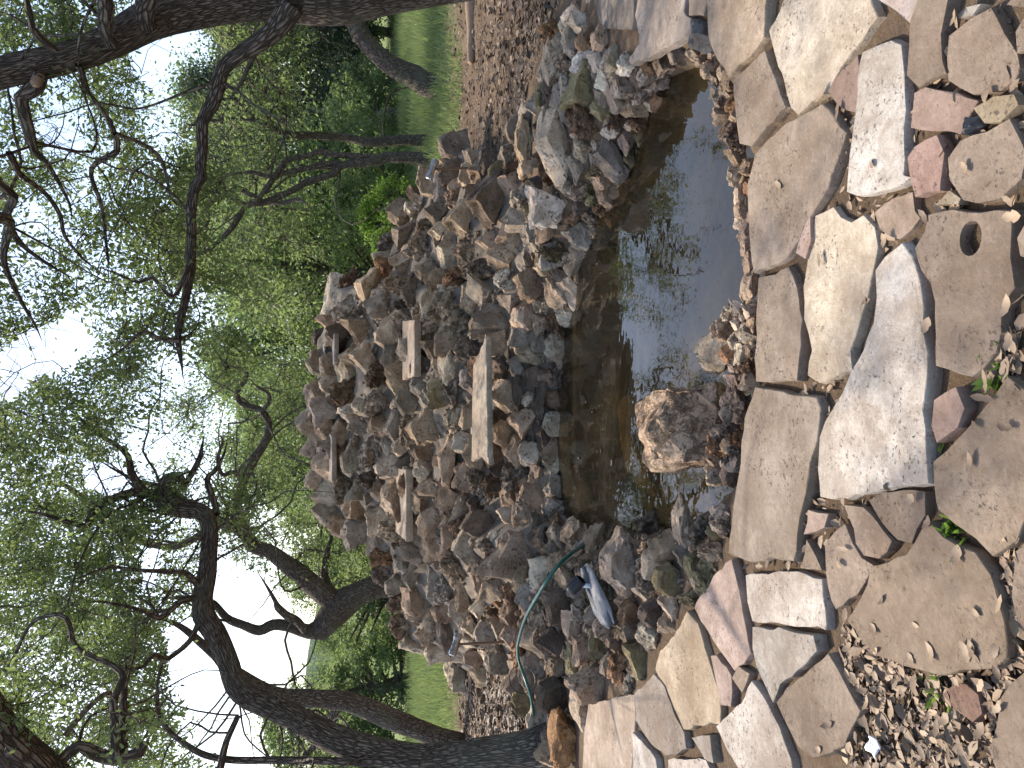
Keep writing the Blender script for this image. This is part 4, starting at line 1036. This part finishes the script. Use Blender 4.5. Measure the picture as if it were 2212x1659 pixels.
# --- forked oak behind the waterfall
oak_m = empty('oak_tree', G(960, 1262) * 0 + Vector((-4.2, 15.2, 0)), 'forked oak standing behind the left shoulder of the waterfall', 'tree')
nm = limb_part(oak_m, 'trunk', trace([(985, 1268, 46), (940, 1264, 36), (860, 1262, 30), (820, 1263, 28), (780, 1280, 27), (745, 1300, 30), (715, 1330, 31), (690, 1362, 24), (665, 1364, 16), (625, 1352, 13), (590, 1350, 12), (560, 1362, 11), (525, 1350, 9), (490, 1335, 8), (455, 1300, 7), (400, 1290, 4)], 15.2, 15.0), seed=61)
for s, (pts, ya, yb) in enumerate([
    ([(730, 1305, 26), (700, 1285, 24), (650, 1240, 21), (615, 1215, 18), (580, 1190, 16), (545, 1180, 14), (530, 1155, 13), (500, 1135, 12), (470, 1128, 11), (430, 1110, 9), (370, 1060, 7), (300, 1040, 5)], 15.2, 14.7),
    ([(560, 1182, 11), (533, 1150, 10), (513, 1100, 11), (520, 1053, 10), (547, 996, 10), (573, 953, 9), (580, 913, 8), (563, 886, 7), (520, 870, 6), (513, 846, 6), (530, 820, 5), (530, 800, 4), (497, 790, 3)], 15.1, 14.4),
    ([(563, 890, 5), (580, 870, 5), (580, 850, 4), (560, 838, 3)], 14.5, 14.4),
    ([(525, 1045, 6), (505, 1020, 5), (480, 1025, 5), (470, 990, 4), (480, 960, 3)], 14.8, 14.4),
    ([(660, 1362, 9), (640, 1340, 9), (620, 1330, 9), (600, 1312, 8), (595, 1300, 5)], 14.9, 14.7),
    ([(715, 1275, 9), (700, 1240, 8), (705, 1200, 7), (715, 1165, 4)], 15.3, 15.6),
    ([(480, 1120, 8), (380, 1180, 7), (260, 1150, 6), (160, 1060, 5)], 14.7, 13.8)]):
    nm += limb_part(oak_m, 'limb', trace(pts, ya, yb), seed=s + 70)
tg = targets_in(85, 400, 690, 780, 1240, 15.0, 18, 9) + targets_in(62, 100, 420, 800, 1420, 15, 18.5, 10) + targets_in(95, -520, 80, 900, 1650, 12.5, 17, 12, zmax=10.5) + targets_in(14, 650, 800, 1120, 1260, 15.4, 17, 13)
n3 = grow(oak_m, nm, tg, 53, leaves_per=160, spread=0.62, lsize=0.082, twig_r=0.010, hexa=False, sec=34, scl=2.0, sec_rmax=.14)

# --- slim oak behind the left trunk
oak_s = empty('oak_tree', G(1004, 1607), 'slender bent oak rising behind the big left trunk', 'tree')
ns = limb_part(oak_s, 'trunk', trace([(1008, 1610, 26), (997, 1606, 21), (947, 1592, 21), (900, 1574, 21), (864, 1560, 21), (807, 1536, 21), (747, 1513, 21), (719, 1511, 20), (664, 1508, 19), (617, 1507, 17), (567, 1487, 14), (520, 1458, 12), (470, 1420, 10), (400, 1360, 7)], 12.0, 11.6), seed=81)
ns += limb_part(oak_s, 'limb', trace([(730, 1513, 12), (715, 1560, 10), (690, 1600, 8), (650, 1640, 6)], 12, 12.4), seed=82)
n4 = grow(oak_s, ns, targets_in(22, 150, 400, 1280, 1680, 11.6, 14, 14) + targets_in(10, 600, 720, 1420, 1660, 12.2, 14, 15), 54, leaves_per=100, spread=0.5, lsize=0.085, twig_r=0.009, hexa=False, sec=16, scl=1.6, sec_rmax=.14)

# --- leaning oak and slim stems at the edge of the meadow on the right
oak_e = empty('oak_tree', G(948, 192), 'stout grey trunk leaning right at the edge of the meadow', 'tree')
ne = limb_part(oak_e, 'trunk', trace([(956, 193, 36), (945, 190, 30), (915, 180, 26), (897, 167, 24), (847, 143, 22), (807, 110, 20), (777, 73, 19), (764, 40, 18), (740, 0, 17), (690, -50, 16), (600, -90, 13), (500, -60, 9), (420, 20, 6)], 16.4, 16.0), seed=91)
ne += limb_part(oak_e, 'limb', trace([(700, -40, 12), (620, 30, 9), (560, 100, 6), (520, 180, 4)], 16.2, 15.8), seed=92)
n5 = grow(oak_e, ne, targets_in(56, 150, 640, -100, 260, 16, 20, 16) + targets_in(24, 500, 660, 40, 300, 16.5, 19, 17), 55, leaves_per=100, spread=0.62, lsize=0.11, twig_r=0.011, hexa=False, sec=14, scl=2.2, sec_rmax=.16)
oak_a = empty('oak_tree', G(929, 303), 'slim upright grey stem nearest the leaning trunk at the meadow edge', 'tree')
na = limb_part(oak_a, 'trunk', trace([(932, 303, 17), (925, 303, 13), (864, 303, 11), (797, 307, 10), (747, 297, 9), (664, 292, 8), (617, 288, 7), (550, 260, 5), (483, 257, 4), (420, 270, 3)], 18.2, 17.8), seed=95)
n6 = grow(oak_a, na, targets_in(34, 380, 640, 190, 420, 18, 21, 18), 56, leaves_per=90, spread=0.62, lsize=0.11, twig_r=0.011, hexa=False, sec=14, scl=2.2, sec_rmax=.16)
oak_b = empty('oak_tree', G(933, 343), 'slim oak forking into several bent stems beside the right sledgehammer', 'tree')
nb = limb_part(oak_b, 'trunk', trace([(936, 343, 18), (928, 343, 14), (864, 340, 12), (830, 341, 12), (814, 348, 11), (741, 357, 8), (719, 375, 8), (664, 393, 8), (633, 410, 7), (573, 437, 7), (533, 445, 6), (500, 493, 6), (450, 540, 4), (400, 560, 3)], 17, 16.6), seed=97)
for s, pts in enumerate([[(815, 342, 8), (740, 335, 7), (690, 329, 7), (663, 337, 6), (617, 347, 6), (590, 380, 5), (540, 372, 4), (480, 380, 3)],
                         [(735, 350, 7), (683, 360, 7), (633, 370, 6), (600, 378, 6), (573, 410, 6), (545, 440, 5), (500, 430, 3)],
                         [(567, 436, 7), (540, 420, 6), (513, 407, 6), (480, 425, 5), (450, 443, 5), (447, 483, 4), (423, 502, 3), (380, 520, 2)],
                         [(585, 432, 5), (600, 440, 5), (640, 432, 5), (655, 436, 3)]]):
    nb += limb_part(oak_b, 'limb', trace(pts, 16.9, 16.4), seed=100 + s)
n7 = grow(oak_b, nb, targets_in(62, 380, 690, 330, 680, 16.8, 21, 19), 57, leaves_per=95, spread=0.62, lsize=0.11, twig_r=0.011, hexa=False, sec=14, scl=2.2, sec_rmax=.16)
print('leaves', n1, n2, n3, n4, n5, n6, n7)

# ------------------------------------------------------------------ woodland beyond the meadow
def wood_proto(seed, h, rx, ry, n, lsize, kind):
    rs = np.random.default_rng(seed); tb = Tubes()
    top = Vector((rs.uniform(-.3, .3), rs.uniform(-.3, .3), h * 0.8))
    pts = [(Vector((0, 0, -0.3)), 0.24), (Vector((0.05, 0, .3)), 0.19), (Vector((rs.uniform(-.2, .2), rs.uniform(-.2, .2), h * .35)), 0.15), (top * 0.75, 0.10), (top, 0.03)]
    tb.add(pts, step=0.4)
    C = []
    nc = 70
    for k in range(nc):
        z = rs.uniform(0.05 if kind == 'shrub' else 0.16, 1.0); w = math.sin(math.pi * min(1, (z * 0.86 + 0.14))) ** 0.6 if kind != 'cedar' else (1.05 - z)
        a = rs.uniform(0, 2 * math.pi); rr = math.sqrt(rs.uniform(0.05, 1)) * w
        c = np.array([math.cos(a) * rx * rr, math.sin(a) * ry * rr, h * z])
        st = Vector((0, 0, c[2] * 0.6)) + (top - Vector((0, 0, 0))) * 0.0
        if k % 3 == 0:
            tb.add([(Vector((top.x * .4, top.y * .4, max(.3, c[2] * .62))), 0.05), (Vector(c * np.array([.55, .55, .85])), 0.035), (Vector(c), 0.012)], step=0.6)
        m = n // nc
        s = rs.uniform(0.45, 0.95) * (h / 7)
        C.append(c + rs.normal(size=(m, 3)) * np.array([s, s, s * 0.62]) * 0.62)
    C = np.concatenate(C); C = C[C[:, 2] > 0.05]
    ax = rs.normal(size=C.shape); ax /= np.linalg.norm(ax, axis=1, keepdims=True)
    L = rs.uniform(0.6, 1.3, len(C)) * lsize
    return tb.build('trunk'), leaf_mesh('crown', C, ax, L, L * 0.55)

PROTO = [wood_proto(201, 7.5, 2.9, 2.9, 15000, 0.17, 'oak'), wood_proto(202, 6.5, 3.2, 3.0, 15000, 0.17, 'oak'), wood_proto(203, 9, 3.1, 3.0, 16000, 0.18, 'oak'), wood_proto(204, 7, 2.2, 2.2, 14000, 0.14, 'cedar'), wood_proto(205, 2.4, 1.6, 1.5, 7000, 0.11, 'shrub')]
def wood(k, x, y, s, matname, label, group, name='woodland_tree', cat='tree'):
    tm, cm = PROTO[k]
    key = (k, matname)
    if key not in wood.cache:
        c2 = cm.copy(); c2.materials.clear(); c2.materials.append(MAT[matname]); wood.cache[key] = c2
    e = empty(name, (x, y, float(ground_z(np.array([x]), np.array([y]))[0])), label, cat, group)
    sc_v = Vector((s * random.uniform(.9, 1.15), s * random.uniform(.9, 1.15), s * random.uniform(.92, 1.08)))
    e.rotation_euler = (0, 0, random.uniform(0, 6.28)); e.scale = sc_v
    for nme, data, mt in (('trunk', tm, MAT['bark2']), ('crown', wood.cache[key], None)):
        o = bpy.data.objects.new(nme, data); COL.objects.link(o); o.parent = e
        if mt and not data.materials: data.materials.append(mt)
        if nme == 'crown': o['kind'] = 'stuff'
    return e
wood.cache = {}
random.seed(77)
GL, GR = 'far trees on the left beyond the grass', 'far trees on the right beyond the grass'
for (x, y, k, s) in [(-15.5, 28, 0, .72), (-13.4, 26.5, 4, 1.1), (-12.6, 29, 1, .78), (-10.3, 27, 4, 1.2), (-10.4, 32, 2, .40), (-7.6, 27, 4, 1.2), (-7.0, 29, 0, .62), (-4.6, 26, 4, 1.3), (-4.2, 30, 1, .72), (-18.5, 30, 2, .75)]:
    wood(k, x, y, s, 'leaf_far', 'round leafy green tree in the row beyond the left meadow' if k < 4 else 'low leafy bush at the foot of the left tree row', GL if k < 4 else 'bushes below the left tree row', 'woodland_tree' if k < 4 else 'bush', 'tree' if k < 4 else 'bush')
for (x, y, k, s) in [(-1.2, 25, 1, .82), (1.4, 28, 2, .72), (3.4, 24, 0, .78), (-3.0, 26, 0, .62), (0.4, 34, 2, .80), (5.4, 30, 2, .80), (-3.2, 36, 2, .8), (3.6, 38, 0, .95)]:
    wood(k, x, y, s, 'leaf_far', 'tall leafy tree showing above the crest of the waterfall', 'trees behind the waterfall')
for (x, y, k, s) in [(8.0, 36, 3, 1.2), (10.4, 40, 3, 1.35), (12.6, 37, 3, 1.15), (15.2, 42, 3, 1.4), (17.5, 39, 3, 1.2), (20.5, 43, 3, 1.4), (23.5, 40, 3, 1.2)]:
    wood(k, x, y, s, 'leaf_dark', 'dark blue-green conical tree across the right meadow', 'dark trees across the right meadow')
for (x, y, k, s) in [(7.2, 42, 2, 1.25), (12, 47, 1, 1.7), (16.5, 48, 2, 1.4), (21, 50, 1, 1.7), (26, 48, 2, 1.3), (7.0, 29, 1, .95)]:
    wood(k, x, y, s, 'leaf_far', 'tall green tree in the wood behind the right meadow', GR)
for (x, y, s) in [(9.3, 33.5, 1.1), (12.0, 34.5, 1.2), (14.2, 37.0, 1.0), (18.2, 37.5, 1.2), (22, 39, 1.2), (5.9, 24, 1.0), (7.2, 26.5, 1.1)]:
    wood(4, x, y, s, 'leaf_far', 'grey-green scrub bush along the far edge of the right meadow', 'scrub along the right meadow', 'bush', 'bush')
wood(4, A(800, 470, 19).x, 19, 0.72, 'leaf_bright', 'vivid lime green sapling lit by the sun right of the waterfall', None, 'sapling', 'sapling')

# meadow grass
def blades(n, fx, hmin, hmax, wid, seed):
    rs = np.random.default_rng(seed)
    P = fx(rs, n); n = len(P)
    hgt = (rs.uniform(hmin, hmax, n) * np.clip((P[:, 1] - 11) / 6, .35, 1))[:, None] * (0.6 + 0.4 * rs.random((n, 1)))
    a = rs.uniform(0, math.pi, n); side = np.stack([np.cos(a), np.sin(a), np.zeros(n)], 1) * wid
    lean = np.concatenate([rs.normal(size=(n, 2)) * 0.35, np.ones((n, 1))], 1) * hgt
    V = np.stack([P - side, P + side, P + side * .6 + lean * .6, P + lean, ], 1).reshape(-1, 3)
    return mesh_np('grass', V, np.arange(n * 4).reshape(-1, 4))
def field(rs, n):
    y = 12.2 + 29 * rs.random(n) ** 1.5
    x = rs.uniform(-0.8, 0.85, n) * y
    k = ((x < -0.30 * y) & (y < 26)) | (x > 0.12 * y)
    k &= rs.random(n) < np.clip((y - 12.2 + 1.2 * np.sin(x * 1.7)) / 3.0, 0.03, 1)
    x, y = x[k], y[k]
    return np.stack([x, y, ground_z(x, y)], 1)
grass = tag(link('grass', blades(110000, field, 0.16, 0.46, 0.012, 5), MAT['grass']), 'sunlit light green meadow grass behind the clearing', 'grass', kind='stuff')

# a far wooded hill
hv = []; hf = []
for i in range(41):
    for j in range(9):
        x = -900 + i * 30; y = 900 + j * 60
        hgt = 86 * math.exp(-((x + 430) / 260) ** 2) * math.exp(-((j - 4) / 2.6) ** 2) + 5 * mnoise.fractal(Vector((x * .01, y * .01, 0)), 1, 2, 4)
        hv.append((x, y, hgt))
for i in range(40):
    for j in range(8): hf.append((i * 9 + j, (i + 1) * 9 + j, (i + 1) * 9 + j + 1, i * 9 + j + 1))
tag(link('hill', mesh_py('hill', hv, hf, True), MAT['hill']), kind='structure')

# ------------------------------------------------------------------ fallen leaves
def dry_leaf(seed, L=0.055, W=0.024):
    rnd = random.Random(seed)
    prof = [0.0, .55, .85, 1.0, .8, .9, .55, 0.0]; n = len(prof)
    V, F = [], []
    curl = rnd.uniform(0.15, 0.5); bend = rnd.uniform(-.3, .5)
    for i, w in enumerate(prof):
        t = i / (n - 1); x = (t - .5) * L
        zc = bend * L * (t - .5) ** 2 * 2
        ww = W / 2 * w * rnd.uniform(.85, 1.12)
        V += [(x, -ww, zc + curl * ww), (x, 0, zc), (x, ww, zc + curl * ww)]
    for i in range(n - 1):
        a = i * 3; F += [(a, a + 3, a + 4, a + 1), (a + 1, a + 4, a + 5, a + 2)]
    me = mesh_py('fallen_leaf', V, F, True); me.materials.append(MAT['dry']); return me
DL = [dry_leaf(s, L, W) for s, L, W in [(1, .055, .022), (2, .045, .024), (3, .065, .022), (4, .04, .02), (5, .05, .028)]]
rl = random.Random(9)
spots = [(1683, 400), (1870, 650), (1770, 560)]
spots += [(1659 + a / 3, 1106 + b / 3) for a, b in [(950, 730), (1230, 280), (1040, 60), (690, 760), (480, 240), (450, 340), (520, 880), (740, 570), (1330, 890), (1340, 930), (1470, 890), (930, 950), (1060, 910),
          (1490, 1040), (1500, 600), (860, 1160), (560, 1080), (390, 1380), (1160, 1340), (1080, 1480), (1180, 1330), (810, 1270), (620, 1160), (1230, 1100), (1380, 1120), (790, 1020), (1280, 900), (640, 1240), (1340, 640), (700, 900), (560, 790), (1380, 1420), (1490, 1270), (330, 1540), (1090, 1400)]]
spots += [(1659 + a / 3, 553 + b / 3) for a, b in [(640, 290), (1030, 450), (1545, 330), (1570, 560), (1410, 810), (1330, 1090), (1540, 1110), (1310, 1330), (930, 1570), (1390, 920)]]
spots += [(1659 + a / 3, b / 3) for a, b in [(670, 1060), (1270, 1090), (1010, 1400), (760, 1560), (450, 730), (1410, 610), (1590, 1400), (1560, 1300), (1220, 110), (340, 610)]]
for i, (a, b) in enumerate(spots):
    o = bpy.data.objects.new('fallen_leaf', DL[i % 5]); COL.objects.link(o)
    o.location = G(a, b, 0.044); o.rotation_euler = (rl.uniform(-.3, .3), rl.uniform(-.3, .3), rl.uniform(0, 6.28)); o.scale = [rl.uniform(.7, 1.1)] * 3
    tag(o, 'small curled dry brown oak leaf lying on the flagstones', 'leaf', 'dry leaves on the patio')

def litter(name, regions, seed, lsize, label, zoff=0.006, mat='dry'):
    rs = np.random.default_rng(seed); P = []
    for poly, n in regions:
        xs = [p[0] for p in poly]; ys = [p[1] for p in poly]
        a = rs.uniform(min(xs), max(xs), n * 3); b = rs.uniform(min(ys), max(ys), n * 3)
        k = in_poly(a, b, poly); a, b = a[k][:n], b[k][:n]
        for q, w in zip(a, b):
            g = G(q, w, 0.0); P.append((g.x, g.y, float(ground_z(np.array([g.x]), np.array([g.y]))[0]) + zoff + rs.random() * 0.02))
    P = np.array(P); n = len(P)
    ax = rs.normal(size=(n, 3)) * np.array([1, 1, .13]); ax /= np.linalg.norm(ax, axis=1, keepdims=True)
    L = (0.35 + 1.1 * rs.random(n) ** 1.5) * lsize
    me = leaf_mesh(name, P, ax, L, L * rs.uniform(.3, .62, n), True, 0.5)
    return tag(link(name, me, MAT[mat]), label, 'leaf litter', kind='stuff')
litter('leaf_litter', [([(1820, 1330), (1990, 1450), (2180, 1450), (2212, 1480), (2212, 1659), (1830, 1659), (1860, 1560)], 1150), ([(2120, 800), (2212, 700), (2212, 840), (2150, 820)], 90), ([(2190, 1180), (2212, 1150), (2212, 1450), (2190, 1420)], 160),
                       ([(1700, 200), (2150, 10), (2212, 40), (2212, 700), (1780, 470)], 350), ([(1700, 830), (1860, 820), (2000, 1060), (1860, 1110), (1760, 1230), (1600, 1230)], 240)], 3, 0.041, 'dry oak leaves piled between and beside the flagstones')
litter('leaf_litter', [([(965, -20), (960, 330), (1060, 330), (1140, 240), (1190, 90), (1230, -20)], 2800)], 4, 0.07, 'brown leaf mulch on the bank under the right oak', mat='mulch')
litter('leaf_litter', [([(1000, 1450), (1120, 1470), (1190, 1659), (1000, 1659), (990, 1500)], 3000)], 6, 0.085, 'brown leaf mulch around the left trunks', mat='mulch')
litter('floating_leaves', [], 7, 0.04, 'x') if False else None
for i, (a, b) in enumerate([(1290, 570), (1300, 640), (1322, 1000), (1298, 975), (1280, 890), (1250, 990), (1360, 1010), (1220, 770), (1430, 860), (1340, 600), (1400, 250), (1265, 870)]):
    o = bpy.data.objects.new('floating_leaf', DL[(i + 2) % 5]); COL.objects.link(o)
    o.location = G(a, b, -0.246); o.rotation_euler = (0, 0, rl.uniform(0, 6.28)); o.scale = [rl.uniform(.7, 1.1)] * 3
    tag(o, 'small pale dead leaf floating on the pond', 'leaf', 'leaves floating on the pond')

# small weeds in the joints
def weed(dx, dy, n, h, label):
    rs = np.random.default_rng(int(dx * 7 + dy)); g = G(dx, dy, 0.0)
    P = np.array(g) + rs.normal(size=(n, 3)) * np.array([.03, .02, 0]); P[:, 2] = 0.0
    ax = rs.normal(size=(n, 3)) * np.array([.7, .7, .3]) + np.array([0, 0, .8]); ax /= np.linalg.norm(ax, axis=1, keepdims=True)
    L = rs.uniform(.5, 1.2, n) * h
    o = link('weed', leaf_mesh('weed', P, ax, L, L * .3, True), MAT['leaf_bright']); tag(o, label, 'weed')
weed(2018, 960, 40, .05, 'tiny green weed in the joint beside the long white flagstone')
weed(2165, 805, 36, .05, 'tiny green weed at the corner of the brown flagstone')
weed(2070, 1150, 60, .05, 'wisp of green grass between two broad brown flagstones')
weed(2040, 1490, 45, .045, 'small green tuft in the leaf litter beside the red stone')

# ------------------------------------------------------------------ tools, hose, litter
def tube_obj(name, pts, r, mat, parent=None):
    tb = Tubes(); tb.add([(p, r) for p in pts], step=0.05)
    o = link(name, tb.build(name), MAT[mat], parent)
    if parent is not None: o.location = -gloc(parent)
    return o
hose_pts = [G(1285, 1160, -.34), G(1268, 1174, -.22), G(1235, 1195, .16), G(1200, 1228, .34), G(1165, 1280, .42), G(1135, 1335, .40), G(1121, 1380, .35), G(1118, 1405, .33), G(1121, 1428, .29), G(1133, 1462, .27), G(1146, 1503, .22), G(1154, 1560, .10), G(1160, 1640, .03), G(1166, 1740, .03)]
tag(tube_obj('garden_hose', hose_pts, 0.0125, 'hose'), 'thin green garden hose running over the left rocks into the pond', 'hose')
rp = G(1128, 1468, .24); ring = [rp + Vector((math.cos(t) * .115, math.sin(t) * .05, .0 + math.sin(t) * .10)) for t in np.linspace(0, 6.1, 18)]
tag(tube_obj('wire_ring', ring, 0.004, 'black'), 'loop of thin black wire hanging around the green hose', 'wire')

def sledge(loc_head, loc_foot, label, yaw):
    e = empty('sledgehammer', loc_foot, label, 'hammer', None)
    d = (loc_head - loc_foot)
    tb = Tubes(); tb.add([(loc_foot, .017), (loc_foot.lerp(loc_head, .35), .0155), (loc_foot.lerp(loc_head, .8), .014), (loc_head + d.normalized() * .04, .015)], step=.1)
    o = link('handle', tb.build('handle'), MAT['wood'], e); o.location = -gloc(e)
    # octagonal head, belted in the middle, flared faces
    V, F = [], []
    prof = [(-.115, .030), (-.105, .042), (-.07, .045), (-.04, .036), (.04, .036), (.07, .045), (.105, .042), (.115, .030)]
    for x, r in prof:
        for k in range(8):
            a = math.pi / 8 + k * math.pi / 4; V.append((x, r * math.cos(a), r * math.sin(a)))
    for i in range(len(prof) - 1):
        for k in range(8): F.append((i * 8 + k, i * 8 + (k + 1) % 8, (i + 1) * 8 + (k + 1) % 8, (i + 1) * 8 + k))
    F.append(tuple(reversed(range(8)))); F.append(tuple(range(56, 64)))
    h = link('head', mesh_py('head', V, F), MAT['steel'], e, loc_head); h.rotation_euler = (0.1, 0.35, yaw)
    return e
sledge(A(984, 1392, 7.95), A(1104, 1386, 7.85), 'sledgehammer with wooden handle propped head up on the sunlit left rocks', 0.2)
_h = cast(1046, 362)[0]
sledge(A(934, 366, _h.y + .05), _h, 'sledgehammer in the shade leaning on the right end of the rock mound', -0.2)

# mallet and grey sheet by the left bank
mp_ = G(1262, 1258, .16)
ml = empty('rubber_mallet', mp_, 'black mallet with a short white handle dropped on the left rocks', 'mallet')
tb = Tubes(); ax = Vector((-.55, .25, .45)).normalized()
hc = mp_ + Vector((-.02, .02, .05))
tb.add([(hc - ax * .055, .030), (hc - ax * .05, .040), (hc, .043), (hc + ax * .05, .040), (hc + ax * .055, .030)], step=.02)
o = link('head', tb.build('head'), MAT['black'], ml); o.location = -gloc(ml)
hd = [G(1256, 1256, .2), G(1266, 1262, .15), G(1272, 1268, .11)]
tb = Tubes(); tb.add([(hc, .014), (G(1272, 1266, .13), .016), (G(1282, 1272, .08), .017)], step=.03)
o = link('handle', tb.build('handle'), MAT['whitepl'], ml); o.location = -gloc(ml)
def sheet(name, rows, mat, label, cat):
    V = []; n = len(rows[0])
    for r in rows: V += [tuple(p) for p in r]
    F = [(i * n + j, i * n + j + 1, (i + 1) * n + j + 1, (i + 1) * n + j) for i in range(len(rows) - 1) for j in range(n - 1)]
    me = mesh_py(name, V, F, True); o = link(name, me, MAT[mat])
    md = o.modifiers.new('thickness', 'SOLIDIFY'); md.thickness = 0.006
    return tag(o, label, cat)
rows = []
for i, (a, b, w) in enumerate([(1262, 1222, 8), (1270, 1240, 14), (1278, 1262, 16), (1290, 1290, 18), (1302, 1318, 20), (1312, 1340, 14), (1322, 1352, 6)]):
    rows.append([G(a + (j - 2) * w * .45, b - (j - 2) * 3, .15 - .02 * i * .5 + .02 * math.sin(j * 1.8 + i)) for j in range(5)])
sheet('plastic_sheet', rows, 'grey_cloth', 'crumpled grey plastic strip lying across the left rocks', 'plastic sheet')
# black fragment among the flagstones and a dark wedge at the water
k1 = bpy.data.objects.new('plastic_shard', ROCKS[2].copy()); k1.data.materials.clear(); k1.data.materials.append(MAT['black']); COL.objects.link(k1)
k1.location = G(1659 + 1325 / 3, 795 / 3, .03); k1.scale = (.06, .05, .035); k1.rotation_euler = (.2, .1, .6); tag(k1, 'broken black plastic shard between the flagstones', 'plastic shard')
k2 = bpy.data.objects.new('stone_wedge', ROCKS[6]); COL.objects.link(k2); k2.location = G(1106 + 1240 / 3, 210 / 3, 0.0); k2.scale = (.16, .14, .16); k2.rotation_euler = (.2, .1, .3); k2.color = (.17, .165, .165, 1)
tag(k2, 'dark grey wedge shaped stone standing between the flagstones at the water', 'stone')
# crumpled paper label
rows = []
c = G(1896, 1612, .03)
for i in range(6):
    rows.append([c + Vector(((i - 2.5) * .0095 + (j - 2) * .001, (j - 2) * .013 - (i - 2.5) * .003, .006 * math.sin(i * 1.35) + .006 * math.cos(j * 1.3) + .01)) for j in range(5)])
def mat_label():
    t = NT('printed_paper'); tc = t.n('ShaderNodeTexCoord').outputs['Generated']
    s = t.n('ShaderNodeSeparateXYZ'); t.l(tc, s.inputs[0])
    a = t.math('MULTIPLY', t.ramp(s.outputs[0], .44, .50), t.ramp(s.outputs[0], .80, .74))
    b = t.ramp(t.math('SINE', t.math('MULTIPLY', s.outputs[1], 62.0)), -.3, .5)
    f = t.math('MULTIPLY', a, t.math('MULTIPLY', b, .8))
    col = t.mix(f, (.74, .75, .78), (.16, .18, .24))
    return t.done(t.pbsdf(col, .5, .4))
MAT['label'] = mat_label()
sheet('paper_label', rows, 'label', 'crumpled white printed paper label lying in the leaf litter', 'paper label')
# bare log lying on the mulch, stub on the oak
lg = Tubes(); lg.add([(A(1012, -60, 10.9) * 1, .10), (A(1018, 0, 10.9), .095), (A(1021, 60, 10.9), .085), (A(1020, 105, 10.8), .07), (A(1017, 135, 10.7), .045)], step=.1, bumpy=.2)
tag(link('log', lg.build('log'), MAT['log']), 'long pale bare log lying on the mulch beneath the right oak', 'log')
stub = Tubes(); stub.add([(A(88, 165, 5.85), .045), (A(76, 180, 5.75), .032)], step=.05)
o = link('limb_stub', stub.build('limb_stub'), MAT['log'], oak_r); o.location = -gloc(oak_r)
